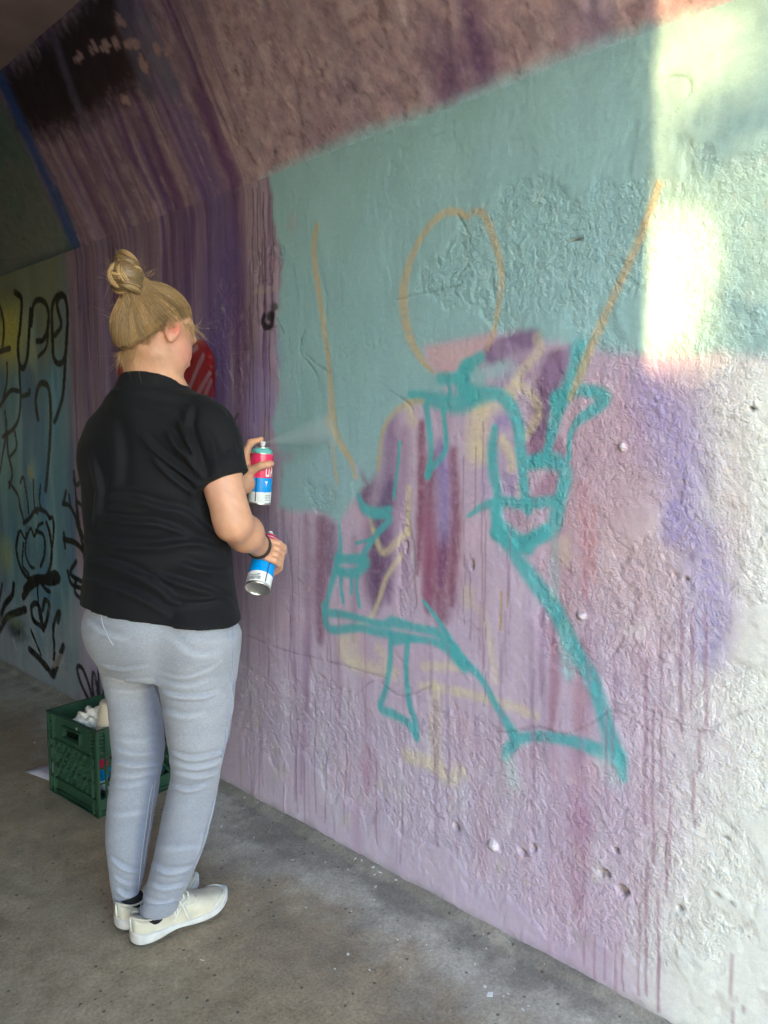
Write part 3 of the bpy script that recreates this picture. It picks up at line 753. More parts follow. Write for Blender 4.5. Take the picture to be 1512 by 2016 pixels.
# blue-green field beyond
b2 = sm(hx(70, 300) + .0, hx(50, 300) + .06, Y2 + .02 * s2)
H.mix(b2, (.15, .17, .15)); H.mix(b2 * sm(-.2, .5, fbm(Y2*3, Z2*3, 330, 3)) * .6, (.06, .15, .12))
H.stroke([(150, 487), (100, 370), (40, 240), (0, 150), (-20, 100)], .10, (.04, .085, .24), .9, .8); H.stroke([(160, 487), (112, 372)], .03, (.03, .08, .18), .8, .6)
H.stroke([(0, 560), (60, 525), (155, 490)], .05, (.05, .08, .09), .7, .8)
# teal reaching over the arris
H.poly([(505, 372), (532, 344), (620, 300), (711, 259), (800, 230), (881, 206), (950, 172), (1040, 138), (1150, 95), (1278, 50), (1400, 18), (1512, -6), (1800, -60), (3000, -60), (3000, 500), (900, 300)], TEALBG, .045, 1.0, .6)
H.mix(sm(hx(470, 330), hx(505, 330), -Y2 + 2*hx(505, 330)) * 0, TEALBG)
D2 = .0018 * mt + .0014 * mf + .0006 * fbm(Y2 * 60, Z2 * 60, 340, 2)
fl2 = fbm(Y2 * 2.8, Z2 * 2.8, 345, 5, .55)
D2 += .0022 * sm(.18, .2, fl2) + .0018 * sm(.30, .315, -fl2)
ck2 = np.exp(-(fbm(Y2 * 2.2, Z2 * 2.2, 350, 5, .55) / .008) ** 2)
D2 -= .003 * ck2; H.mix(ck2 * .5, H.C * .4)
D2 *= sm(0, .03, Z2 - CREASE_Z)
D2 += np.clip(.062 - (Z2 - CREASE_Z) * 1.13, 0, 1) ** 2 / .5
H.C *= np.array((1.16, 1.10, 1.14)) * (1 + .12 * mf + .08 * H.grain)[..., None]
nrm = np.array([1.0, 0, SLOPE]) / math.hypot(1, SLOPE)
X2 = WALL_X - SLOPE * (Z2 - CREASE_Z)
V2 = np.stack([X2 - D2 * nrm[0], Y2, Z2 - D2 * nrm[2]], -1)
V2[0, :, 0] = WALL_X - .0074; V2[0, :, 2] = CREASE_Z - .001
haunch = mesh_obj("upper_wall", V2.reshape(-1, 3), grid_faces(len(zs2), len(ys2)), m_haunch, tunnel, True, np.clip(H.C, 0, 1).reshape(-1, 3))
haunch["label"] = "leaning brown and plum upper wall with a soot-black patch"

# ceiling, far side, portal ------------------------------------------------
m_conc = simple_mat("stained_concrete", (.40, .255, .21), .85, 0, .3, .35, 6.0, ((40, .5), (160, .4)))
m_conc2 = simple_mat("painted_concrete", (.30, .25, .27), .85, 0, .3, .2, 5.0, ((30, .5), (150, .4)))
LEFT_X, FAR_Y, ROOF_Y, WING_Y = -1.9, 26.0, -0.4, -1.0
xr = WALL_X - SLOPE * (CEIL_Z - CREASE_Z)
xl = LEFT_X + SLOPE * (CEIL_Z - CREASE_Z)
mb = MB(); mb.box((xl - .25, ROOF_Y, CEIL_Z), (xr + .02, FAR_Y, CEIL_Z + .3)); mb.build("ceiling", m_conc, tunnel)
mb = MB(); mb.box((LEFT_X - .3, ROOF_Y, -.05), (LEFT_X, FAR_Y, CREASE_Z)); mb.build("side_wall", m_conc2, tunnel)
mb = MB(); mb.box((LEFT_X - .3, WING_Y, -.05), (LEFT_X, ROOF_Y - .003, 3.4)); mb.box((-14, WING_Y, -.05), (LEFT_X - .303, WING_Y + .3, 3.4)); mb.build("wing_wall", m_conc2, tunnel)
mb = MB(); mb.box((LEFT_X - .3, ROOF_Y, CEIL_Z + .303), (WALL_X + .4, ROOF_Y + .3, 3.4)); mb.build("portal_head", m_conc2, tunnel)
mb = MB(); mb.add([(LEFT_X, ROOF_Y, CREASE_Z), (LEFT_X, FAR_Y, CREASE_Z), (xl, FAR_Y, CEIL_Z), (xl, ROOF_Y, CEIL_Z), (LEFT_X - .3, ROOF_Y, CREASE_Z), (LEFT_X - .3, FAR_Y, CREASE_Z), (LEFT_X - .3, FAR_Y, CEIL_Z + .3), (LEFT_X - .3, ROOF_Y, CEIL_Z + .3)],
              [(0, 1, 2, 3), (0, 3, 7, 4), (4, 7, 6, 5), (1, 5, 6, 2)])
mb.build("upper_wall", m_conc2, tunnel)
mb = MB(); mb.box((WALL_X + .03, WING_Y + .001, -.05), (WALL_X + .4, FAR_Y, CREASE_Z)); mb.build("wall_core", m_conc2, tunnel)
mb = MB(); mb.box((xr + .05, ROOF_Y + .002, CREASE_Z + .002), (WALL_X + .4, FAR_Y, CEIL_Z + .3))
mb.v = [Vector((p.x + (.33 if (p.x < WALL_X and p.z < 2.3) else 0), p.y, p.z)) for p in mb.v]
mb.build("upper_wall_core", m_conc2, tunnel)

# ---------------------------------------------------------------- floor
def floor_mat():
    m, nt, b = new_mat("worn_concrete_floor")
    L = nt.links
    tc = nt.nodes.new("ShaderNodeTexCoord")
    def noise(scale, detail=6, rough=.6, vec=None):
        n = nt.nodes.new("ShaderNodeTexNoise"); n.inputs["Scale"].default_value = scale; n.inputs["Detail"].default_value = detail; n.inputs["Roughness"].default_value = rough
        L.new(vec or tc.outputs["Object"], n.inputs["Vector"]); return n
    def ramp(src, stops):
        r = nt.nodes.new("ShaderNodeValToRGB")
        while len(r.color_ramp.elements) > 1: r.color_ramp.elements.remove(r.color_ramp.elements[-1])
        r.color_ramp.elements[0].position = stops[0][0]; r.color_ramp.elements[0].color = tuple(stops[0][1]) + (1,)
        for p, c in stops[1:]:
            e = r.color_ramp.elements.new(p); e.color = tuple(c) + (1,)
        L.new(src, r.inputs[0]); return r
    def mix(fac, a, b_):
        x = nt.nodes.new("ShaderNodeMix"); x.data_type = 'RGBA'
        if hasattr(fac, 'links'): L.new(fac, x.inputs[0])
        else: x.inputs[0].default_value = fac
        for k, v in ((6, a), (7, b_)):
            if hasattr(v, 'links'): L.new(v, x.inputs[k])
            else: x.inputs[k].default_value = tuple(v) + (1,)
        return x.outputs[2]
    big = noise(2.6, 9, .70)
    base = ramp(big.outputs[0], [(.30, (.26, .18, .105)), (.45, (.35, .26, .165)), (.58, (.41, .315, .205)), (.72, (.49, .39, .27))])
    mid = noise(16, 9, .75)
    c = mix(.5, base.outputs[0], ramp(mid.outputs[0], [(.3, (.19, .14, .09)), (.5, (.36, .285, .195)), (.72, (.50, .41, .30))]).outputs[0])
    # aggregate showing through
    vo = nt.nodes.new("ShaderNodeTexVoronoi"); vo.inputs["Scale"].default_value = 75.0; L.new(tc.outputs["Object"], vo.inputs["Vector"])
    agg = ramp(vo.outputs["Distance"], [(.05, (1, 1, 1)), (.25, (0, 0, 0))])
    rnd = ramp(vo.outputs["Color"], [(.2, (.10, .075, .055)), (.5, (.33, .27, .20)), (.8, (.50, .44, .35))])
    aggm = nt.nodes.new("ShaderNodeMath"); aggm.operation = 'MULTIPLY'; L.new(agg.outputs[0], aggm.inputs[0]); aggm.inputs[1].default_value = .75
    c = mix(aggm.outputs[0], c, rnd.outputs[0])
    # grey cement film and damp stains along the foot of the wall
    sx = nt.nodes.new("ShaderNodeSeparateXYZ"); L.new(tc.outputs["Object"], sx.inputs[0])
    wob = noise(2.4, 6, .65)
    ad = nt.nodes.new("ShaderNodeMath"); ad.operation = 'MULTIPLY_ADD'; L.new(wob.outputs[0], ad.inputs[0]); ad.inputs[1].default_value = .75; L.new(sx.outputs["X"], ad.inputs[2])
    film = ramp(ad.outputs[0], [(.0, (0, 0, 0)), (1.0, (1, 1, 1))])
    mr = nt.nodes.new("ShaderNodeMapRange"); mr.inputs["From Min"].default_value = 1.56; mr.inputs["From Max"].default_value = 1.74; L.new(ad.outputs[0], mr.inputs["Value"])
    grey = ramp(mid.outputs[0], [(.3, (.36, .325, .27)), (.5, (.45, .415, .355)), (.7, (.53, .50, .445))])
    c = mix(mr.outputs[0], c, grey.outputs[0])
    stain = noise(3.1, 8, .7)
    sr = ramp(stain.outputs[0], [(.46, (0, 0, 0)), (.6, (1, 1, 1))])
    sb = nt.nodes.new("ShaderNodeMapRange"); sb.inputs["From Min"].default_value = 1.25; sb.inputs["From Max"].default_value = 1.5; L.new(ad.outputs[0], sb.inputs["Value"])
    sm_ = nt.nodes.new("ShaderNodeMath"); sm_.operation = 'MULTIPLY'; L.new(sr.outputs[0], sm_.inputs[0]); L.new(sb.outputs[0], sm_.inputs[1])
    s2_ = nt.nodes.new("ShaderNodeMath"); s2_.operation = 'MULTIPLY'; L.new(sm_.outputs[0], s2_.inputs[0]); s2_.inputs[1].default_value = .45
    c = mix(s2_.outputs[0], c, (.17, .15, .13))
    rust = noise(4.3, 6, .7)
    rr = ramp(rust.outputs[0], [(.62, (0, 0, 0)), (.74, (.5, .5, .5))])
    c = mix(rr.outputs[0], c, (.20, .11, .06))
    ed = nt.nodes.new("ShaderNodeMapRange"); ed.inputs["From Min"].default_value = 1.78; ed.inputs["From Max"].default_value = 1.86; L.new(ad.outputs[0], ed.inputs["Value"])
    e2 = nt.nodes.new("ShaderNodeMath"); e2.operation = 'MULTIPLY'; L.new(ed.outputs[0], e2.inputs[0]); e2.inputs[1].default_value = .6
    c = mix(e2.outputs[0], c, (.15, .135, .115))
    grit = noise(130, 5, .75)
    gr = nt.nodes.new("ShaderNodeMapRange"); gr.inputs["From Min"].default_value = .3; gr.inputs["From Max"].default_value = .7; gr.inputs["To Min"].default_value = .68; gr.inputs["To Max"].default_value = 1.28; L.new(grit.outputs[0], gr.inputs["Value"])
    gm = nt.nodes.new("ShaderNodeVectorMath"); gm.operation = 'SCALE'; L.new(c, gm.inputs[0]); L.new(gr.outputs[0], gm.inputs["Scale"])
    c = gm.outputs[0]
    v3 = nt.nodes.new("ShaderNodeTexVoronoi"); v3.inputs["Scale"].default_value = 34.0; L.new(tc.outputs["Object"], v3.inputs["Vector"])
    pm1 = ramp(v3.outputs["Distance"], [(.10, (1, 1, 1)), (.17, (0, 0, 0))])
    sc3 = nt.nodes.new("ShaderNodeSeparateColor"); L.new(v3.outputs["Color"], sc3.inputs[0])
    pk = nt.nodes.new("ShaderNodeMath"); pk.operation = 'GREATER_THAN'; L.new(sc3.outputs[0], pk.inputs[0]); pk.inputs[1].default_value = .62
    pq = nt.nodes.new("ShaderNodeMath"); pq.operation = 'MULTIPLY'; L.new(pm1.outputs[0], pq.inputs[0]); L.new(pk.outputs[0], pq.inputs[1])
    pr = nt.nodes.new("ShaderNodeMath"); pr.operation = 'MULTIPLY'; L.new(pq.outputs[0], pr.inputs[0]); pr.inputs[1].default_value = .75
    c = mix(pr.outputs[0], c, (.07, .055, .045))
    L.new(c, b.inputs["Base Color"])
    rg = ramp(mid.outputs[0], [(.3, (.55, .55, .55)), (.7, (.85, .85, .85))]); L.new(rg.outputs[0], b.inputs["Roughness"])
    b.inputs["Specular IOR Level"].default_value = .35
    bp = nt.nodes.new("ShaderNodeBump"); bp.inputs["Strength"].default_value = .5; bp.inputs["Distance"].default_value = .003
    n3 = noise(60, 6, .7); L.new(n3.outputs[0], bp.inputs["Height"]); 
    bp2 = nt.nodes.new("ShaderNodeBump"); bp2.inputs["Strength"].default_value = .35; bp2.inputs["Distance"].default_value = .004
    L.new(mid.outputs[0], bp2.inputs["Height"]); L.new(bp.outputs[0], bp2.inputs["Normal"]); L.new(bp2.outputs[0], b.inputs["Normal"])
    return m
m_floor = floor_mat()
fx = spaced([(LEFT_X, 0.2, .05), (0.2, WALL_X + .02, .012)])
fy = spaced([(-1.0, 0.4, .05), (0.4, 2.6, .014), (2.6, 4.6, .03), (4.6, 26.0, .4)])
FX, FY = np.meshgrid(fx, fy)
gap = WALL_X - FX
FZ = .004 * fbm(FX * 2.2, FY * 2.2, 401, 4) + .0012 * fbm(FX * 14, FY * 14, 405, 3)
FZ += .016 * (1 - sm(.0, .035, gap + .010 * fbm(FX * 7, FY * 7, 409, 3))) + .006 * (1 - sm(.05, .35, gap + .1 * fbm(FX * 3, FY * 3, 411, 3)))
FZ += .003 * fbm(FX * 38, FY * 38, 415, 2) * (1 - sm(.02, .08, gap))
FZ -= .002
floor = mesh_obj("tunnel_floor", np.stack([FX, FY, FZ], -1).reshape(-1, 3), grid_faces(len(fy), len(fx))[:, ::-1], m_floor, None, True)
tag(floor, "worn brown and grey concrete floor of the underpass", "floor", kind="structure")

# ---------------------------------------------------------------- outside the mouth of the tunnel
m_ground = simple_mat("dry_grass_ground", (.16, .15, .08), .95, 0, .2, .4, 1.5, ((8, .5), (40, .4)))
m_path = simple_mat("concrete_path", (.38, .35, .31), .9, 0, .3, .2, 3.0, ((30, .5),))
gz = -.06
mb = MB(); mb.add([(-600, -600, gz), (600, -600, gz), (600, 600, gz), (-600, 600, gz)], [(0, 1, 2, 3)])
tag(mb.build("ground", m_ground), "dry grassy ground outside the underpass", "ground", kind="structure")
mb = MB(); mb.box((LEFT_X, -40, gz - .1), (WALL_X + .4, WING_Y - .002, -.004)); 
tag(mb.build("path", m_path), "concrete path leading out of the underpass", "path", kind="structure")

# trees and hedge outside, between the low sun and the tunnel mouth
def leaf_cloud(pts, size, rs, up=.3):
    """one folded leaf spray (2 triangles) per point"""
    n = len(pts)
    a = rs.normal(size=(n, 3)); a /= np.linalg.norm(a, axis=1)[:, None]
    b = np.cross(a, rs.normal(size=(n, 3))); b /= np.linalg.norm(b, axis=1)[:, None]
    s = size * rs.uniform(.6, 1.4, n)[:, None]
    p = np.asarray(pts)
    v = np.stack([p - a * s, p + b * s * .45, p + a * s, p - b * s * .45], 1).reshape(-1, 3)
    f = np.arange(4 * n).reshape(n, 4)
    return v, f
m_leaf = simple_mat("green_leaves", (.09, .13, .035), .6, 0, .4, .5, 3.0)
m_bark = simple_mat("rough_bark", (.12, .09, .07), .9, 0, .2, .3, 8.0, ((30, .6),))
rs = np.random.RandomState(12)
sdv = np.array(sd)
# hedge: everything below the line through 1.36 m on the wall
n = 70000
wy_, wz_ = rs.uniform(-5.5, 5.5, n), rs.uniform(-2.2, 1.42, n)
dd = rs.uniform(13.5, 15.5, n)
top = 1.33 + .07 * pnoise(wy_ * 2.0, wy_ * 0, 501) - .05 * (wy_ < .3)
p = np.stack([WALL_X + 0 * wy_, wy_, wz_], 1) + dd[:, None] * sdv
p = p[(wz_ < top) & (p[:, 2] > gz)]
v, f = leaf_cloud(p, .11, rs)
hedge = empty("hedge", (p[:, 0].mean(), p[:, 1].mean(), gz))
tag(hedge, "tall dense green hedge outside the mouth of the underpass", "hedge")
mesh_obj("foliage", v, f, m_leaf, hedge, False)
mb = MB()
for k in range(14):
    q = np.array((WALL_X, -5 + 10 * k / 13, 0)) + 14.5 * sdv
    mb.tube([(q[0], q[1], gz - .1), (q[0] + rs.uniform(-.2, .2), q[1], 1.2), (q[0] + rs.uniform(-.3, .3), q[1] + .1, 2.4)], [.05, .035, .015], 6)
mb.build("stems", m_bark, hedge)
# tree: loose crown that lets part of the low sun through
base = np.array((WALL_X, -.6, 0)) + 16.5 * sdv
base[2] = gz
tree = empty("broadleaf_tree", tuple(base))
tag(tree, "loose broadleaf tree rising behind the hedge outside the underpass", "tree")
n = 110000
wy_, wz_ = rs.uniform(-4.5, 3.5, n), rs.uniform(1.1, 5.6, n)
dd = rs.uniform(15.5, 18.0, n)
den = (.62 - .24 * sm(1.75, 2.0, wz_)) + .08 * pnoise(wy_ * 1.1, wz_ * 1.1, 507) + .04 * pnoise(wy_ * 3.0, wz_ * 3.0, 509)
den *= 1 - sm(.75, 1.0, np.hypot((wy_ + .5) / 4.2, (wz_ - 2.6) / 3.0))
hole = np.hypot((wy_ - .69) / .15, (wz_ - 1.56) / .17)
den *= .12 + .88 * sm(.4, 1.1, hole)
den += .8 * np.exp(-((wz_ - 1.80 - 1.0 * (.60 - wy_)) / .07) ** 2) * sm(.62, .54, wy_)
den += .9 * (1 - sm(.52, .64, wy_)) * (1 - sm(1.60, 1.85, wz_))
keep = rs.uniform(0, 1, n) < den
p = np.stack([WALL_X + 0 * wy_, wy_, wz_], 1) + dd[:, None] * sdv
v, f = leaf_cloud(p[keep], .046, rs)
mesh_obj("crown", v, f, m_leaf, tree, False)
mb = MB()
t0 = Vector(base)
top_ = Vector(base + np.array((.1, .2, 4.2)))
mb.tube([t0 - Vector((0, 0, .1)), t0 + Vector((.03, .02, 1.2)), t0 + Vector((.0, .1, 2.6)), top_, top_ + Vector((0, .2, 1.6))], [.16, .13, .11, .07, .02], 9)
for k in range(9):
    a = rs.uniform(0, 6.28); h = 2.6 + 2.4 * k / 9
    s_ = t0 + Vector((0, .1, h)); e_ = s_ + Vector((.8 * math.cos(a), 2.1 * math.sin(a), 1.0 + .3 * rs.rand()))
    mb.tube([s_, s_.lerp(e_, .5) + Vector((0, 0, .12)), e_], [.05, .03, .008], 6)
mb.build("trunk", m_bark, tree)

# ================================================================== IMPLICIT MODELLING (bodies and cloth)
class Field:
    """signed-distance grid; shapes are blended in and the zero surface is meshed with surface nets"""
    def __init__(self, lo, hi, h):
        self.lo = np.array(lo, dtype=np.float32); self.h = h
        self.n = np.ceil((np.array(hi) - self.lo) / h).astype(int) + 1
        self.F = np.full(self.n, 1.0, dtype=np.float32)
        self.ax = [self.lo[i] + h * np.arange(self.n[i], dtype=np.float32) for i in range(3)]
    def box(self, lo, hi):
        i0 = np.clip(np.floor((np.array(lo) - self.lo) / self.h).astype(int), 0, self.n - 1)
        i1 = np.clip(np.ceil((np.array(hi) - self.lo) / self.h).astype(int) + 1, 1, self.n)
        sl = tuple(slice(a, b) for a, b in zip(i0, i1))
        X = self.ax[0][sl[0]][:, None, None]; Y = self.ax[1][sl[1]][None, :, None]; Z = self.ax[2][sl[2]][None, None, :]
        return sl, X, Y, Z
    def blend(self, sl, d, k=0.0, sub=False):
        a = self.F[sl]
        if sub:
            d = -d
            if k > 0:
                h = np.maximum(k - np.abs(a - d), 0) / k
                self.F[sl] = np.maximum(a, d) + h * h * k * .25
            else:
                self.F[sl] = np.maximum(a, d)
        else:
            if k > 0:
                h = np.maximum(k - np.abs(a - d), 0) / k
                self.F[sl] = np.minimum(a, d) - h * h * k * .25
            else:
                self.F[sl] = np.minimum(a, d)
    def cone(self, a, b, ra, rb, k=0.0, sub=False, flat=None, cut=None):
        """tapered capsule; flat = (axis, factor) squeezes the cross-section"""
        a = np.array(a, dtype=np.float32); b = np.array(b, dtype=np.float32)
        m = max(ra, rb) * (1 if flat is None else max(1, 1 / flat[1])) + k + 2 * self.h
        sl, X, Y, Z = self.box(np.minimum(a, b) - m, np.maximum(a, b) + m)
        e = b - a
        t = np.clip(((X - a[0]) * e[0] + (Y - a[1]) * e[1] + (Z - a[2]) * e[2]) / max(1e-9, float(e @ e)), 0, 1)
        qx, qy, qz = X - a[0] - t * e[0], Y - a[1] - t * e[1], Z - a[2] - t * e[2]
        if flat is not None:
            ax = np.array(flat[0], dtype=np.float32); ax = ax / np.linalg.norm(ax)
            p = qx * ax[0] + qy * ax[1] + qz * ax[2]
            s = 1 / flat[1] - 1
            qx, qy, qz = qx + p * ax[0] * s, qy + p * ax[1] * s, qz + p * ax[2] * s
        d = np.sqrt(qx * qx + qy * qy + qz * qz) - (ra + (rb - ra) * t)
        if cut is not None:
            c, n = np.array(cut[0]), np.array(cut[1]) / np.linalg.norm(cut[1])
            d = np.maximum(d, (X - c[0]) * n[0] + (Y - c[1]) * n[1] + (Z - c[2]) * n[2])
        self.blend(sl, d, k, sub)
    def ell(self, c, M, r, k=0.0, sub=False):
        """ellipsoid: centre c, rows of M are its axes, radii r"""
        c = np.array(c, dtype=np.float32); M = np.array(M, dtype=np.float32); r = np.array(r, dtype=np.float32)
        m = float(r.max()) + k + 2 * self.h
        sl, X, Y, Z = self.box(c - m, c + m)
        x, y, z = X - c[0], Y - c[1], Z - c[2]
        q = [(M[i, 0] * x + M[i, 1] * y + M[i, 2] * z) for i in range(3)]
        k0 = np.sqrt(sum((q[i] / r[i]) ** 2 for i in range(3)))
        k1 = np.sqrt(sum((q[i] / r[i] ** 2) ** 2 for i in range(3)))
        self.blend(sl, k0 * (k0 - 1) / np.maximum(k1, 1e-6), k, sub)
    def stack(self, zl, cx, cy, a, b, ang, k=0.0, z0=None, z1=None, pw=2.0):
        """a column of ellipses: centre, half-axes and rotation given along z"""
        zl = np.array(zl)
        o = np.argsort(zl); zl = zl[o]
        g = [np.array(q, dtype=float)[o] for q in (cx, cy, a, b, ang)]
        lo_z, hi_z = (zl[0] if z0 is None else z0), (zl[-1] if z1 is None else z1)
        m = max(g[2].max(), g[3].max()) + k + .02
        sl, X, Y, Z = self.box((g[0].min() - m, g[1].min() - m, lo_z - k - .02), (g[0].max() + m, g[1].max() + m, hi_z + k + .02))
        zz = self.ax[2][sl[2]]
        # smooth interpolation through the levels
        def interp(v):
            d = np.gradient(v, zl)
            i = np.clip(np.searchsorted(zl, zz) - 1, 0, len(zl) - 2)
            h = zl[i + 1] - zl[i]; t = np.clip((zz - zl[i]) / h, 0, 1)
            return ((2*t**3 - 3*t**2 + 1) * v[i] + (t**3 - 2*t**2 + t) * h * d[i] + (-2*t**3 + 3*t**2) * v[i+1] + (t**3 - t**2) * h * d[i+1])
        c0, c1, A, B, G = [interp(q)[None, None, :].astype(np.float32) for q in g]
        x, y = X - c0, Y - c1
        u, v = x * np.cos(G) + y * np.sin(G), -x * np.sin(G) + y * np.cos(G)
        if pw == 2.0:
            rr = np.sqrt((u / A) ** 2 + (v / B) ** 2)
        else:
            rr = (np.abs(u / A) ** pw + np.abs(v / B) ** pw) ** (1 / pw)
        d = (rr - 1) * np.minimum(A, B)
        d = np.maximum(d, np.maximum(lo_z - Z, Z - hi_z))
        self.blend(sl, d, k)
    def plane_cut(self, p, n, lo, hi, soft=0.0):
        """remove what lies on the side n points to, inside the box lo..hi"""
        n = np.array(n, dtype=np.float32); n = n / np.linalg.norm(n)
        sl, X, Y, Z = self.box(lo, hi)
        d = (X - p[0]) * n[0] + (Y - p[1]) * n[1] + (Z - p[2]) * n[2]
        self.F[sl] = np.maximum(self.F[sl], d)
    def mesh(self):
        F, h = self.F, self.h
        S = F < 0
        any_ = np.zeros(np.array(F.shape) - 1, dtype=bool); all_ = np.ones_like(any_)
        for i in (0, 1):
            for j in (0, 1):
                for k in (0, 1):
                    s = S[i:S.shape[0]-1+i, j:S.shape[1]-1+j, k:S.shape[2]-1+k]
                    any_ |= s; all_ &= s
        act = any_ & ~all_
        I = np.argwhere(act)
        idx = np.full(act.shape, -1, dtype=np.int32); idx[act] = np.arange(len(I))
        corners = [(i, j, k) for i in (0, 1) for j in (0, 1) for k in (0, 1)]
        val = np.stack([F[I[:, 0] + i, I[:, 1] + j, I[:, 2] + k] for i, j, k in corners], 1)
        pos = np.zeros((len(I), 3)); cnt = np.zeros(len(I))
        for a in range(8):
            for b in range(a + 1, 8):
                ca, cb = np.array(corners[a]), np.array(corners[b])
                if np.abs(ca - cb).sum() != 1:
                    continue
                va, vb = val[:, a], val[:, b]
                m = (va < 0) != (vb < 0)
                t = np.where(m, va / np.where(m, va - vb, 1), 0)
                pos += np.where(m[:, None], ca + t[:, None] * (cb - ca), 0); cnt += m
        V = self.lo + h * (I + pos / np.maximum(cnt, 1)[:, None])
        quads = []
        for ax in range(3):
            b, c = [(1, 2), (2, 0), (0, 1)][ax]
            s0 = [slice(None)] * 3; s1 = [slice(None)] * 3
            s0[ax] = slice(0, -1); s1[ax] = slice(1, None)
            for q in (s0, s1):
                q[b] = slice(1, -1); q[c] = slice(1, -1)
            A, B = S[tuple(s0)], S[tuple(s1)]
            E = np.argwhere(A != B)
            if len(E) == 0:
                continue
            flip = A[A != B]
            E = E.copy(); E[:, b] += 1; E[:, c] += 1
            def cell(db, dc):
                q = E.copy(); q[:, b] += db; q[:, c] += dc
                return idx[q[:, 0], q[:, 1], q[:, 2]]
            Q = np.stack([cell(-1, -1), cell(0, -1), cell(0, 0), cell(-1, 0)], 1)
            Q[~flip] = Q[~flip][:, ::-1]
            quads.append(Q)
        Q = np.concatenate(quads)
        Q = Q[(Q >= 0).all(1)]
        return V.astype(np.float32), Q

def vnormals(V, Q):
    n = np.cross(V[Q[:, 2]] - V[Q[:, 0]], V[Q[:, 3]] - V[Q[:, 1]])
    N = np.zeros_like(V)
    for i in range(4):
        np.add.at(N, Q[:, i], n)
    return N / np.maximum(np.linalg.norm(N, axis=1), 1e-9)[:, None]

def relax(V, Q, it=2, lam=.5):
    """Laplacian smoothing"""
    E = np.concatenate([Q[:, [0, 1]], Q[:, [1, 2]], Q[:, [2, 3]], Q[:, [3, 0]]])
    for s in range(it):
        for l_ in (lam, -lam * 1.03):
            A = np.zeros_like(V); c = np.zeros(len(V), dtype=np.float32)
            np.add.at(A, E[:, 0], V[E[:, 1]]); np.add.at(A, E[:, 1], V[E[:, 0]])
            np.add.at(c, E[:, 0], 1); np.add.at(c, E[:, 1], 1)
            V = V + l_ * (A / np.maximum(c, 1)[:, None] - V)
    return V

def bvh_of(V, Q):
    return BVHTree.FromPolygons([tuple(map(float, v)) for v in V], [tuple(map(int, q)) for q in Q])

def on_mesh(bvh, px, py):
    d = ray(px, py).normalized()
    hit, nrm, i, dist = bvh.ray_cast(Vector((0, 0, CAM_H)), d)
    return hit, nrm

FOLD_ACC = np.zeros(2000000, dtype=np.float32)
def fold(V, N, bvh, px, amp, w, valley=.7, n=6):
    """raise a cloth fold (ridge with a groove below it) along a line across the garment"""
    pts = []
    for q in catmull(px, n):
        h, _ = on_mesh(bvh, *q)
        if h is not None:
            pts.append(np.array(h))
    if len(pts) < 2:
        return V
    pts = np.array(pts)
    lo, hi = pts.min(0) - 4 * w, pts.max(0) + 4 * w
    sel = np.where(((V > lo) & (V < hi)).all(1))[0]
    if len(sel) == 0:
        return V
    q = V[sel]
    best = np.full(len(q), 1e9); sgn = np.zeros(len(q)); tt = np.zeros(len(q))
    m = len(pts) - 1
    for i in range(m):
        a, b = pts[i], pts[i + 1]
        e = b - a
        t = np.clip(((q - a) @ e) / max(1e-12, e @ e), 0, 1)
        r = q - a - t[:, None] * e
        d = np.linalg.norm(r, axis=1)
        side = np.cross(N[sel], e / (np.linalg.norm(e) + 1e-9))
        s = (r * side).sum(1)
        u = d < best
        best[u] = d[u]; sgn[u] = s[u]; tt[u] = (i + t[u]) / m
    s = np.where(sgn >= 0, best, -best)
    env = np.sin(np.pi * np.clip(tt * .96 + .02, 0, 1)) ** .6
    env = env * (np.abs(best) < 3.5 * w)
    h = amp * (np.exp(-(s / w) ** 2) - valley * np.exp(-((s - 1.5 * w) / w) ** 2))
    FOLD_ACC[sel] += h * env / max(amp, 1e-6)
    V = V.copy()
    V[sel] += (N[sel] * (h * env)[:, None]).astype(np.float32)
    return V

# ================================================================== PERSON
def zat(py, dep):
    return at(756, py, dep).z
def frame(a):
    """facing and left vectors for a heading a (degrees from +X towards +Y)"""
    a = R(a)
    return np.array((math.cos(a), math.sin(a), 0)), np.array((-math.sin(a), math.cos(a), 0))
UP = np.array((0, 0, 1.0))
def A(v): return np.array(v, dtype=float)
right_v, fwd_v = A((CY, -SY, 0)), A((SY, CY, 0))

TORSO_A, HIP_A, HEAD_A = 22.0, 28.0, 7.0
tf, tl = frame(TORSO_A)
S0 = A(at(312, 835, 1.88))
shR = A(at(410, 836, 1.82)); shL = A(at(219, 852, 1.945))
neckB = A(at(300, 752, 1.878)); 
elR = A(at(459, 1030, 1.785)); wrR = A(at(514, 1078, 1.95))
wrL = A(at(482, 952, 2.165))
# left elbow from two-bone reach
def elbow(s, w, l1, l2, pole):
    d = w - s; L = np.linalg.norm(d); L = min(L, (l1 + l2) * .999)
    x = (l1*l1 - l2*l2 + L*L) / (2*L); h = math.sqrt(max(1e-6, l1*l1 - x*x))
    u = d / np.linalg.norm(d); p = pole - u * (pole @ u); p /= np.linalg.norm(p)
    return s + u * x + p * h
elL = elbow(shL, wrL, .29, .245, A((.25, .3, -1)))

# head frame: turned to the wall, chin down
hf, hl = frame(HEAD_A)
HP = R(24)
hF = hf * math.cos(HP) - UP * math.sin(HP); hU = UP * math.cos(HP) + hf * math.sin(HP); hR = -hl
HM = np.stack([hF, hR, hU])
headC = A(at(308, 652, 1.885))
def H_(f, r, u): return headC + hF * f + hR * r + hU * u

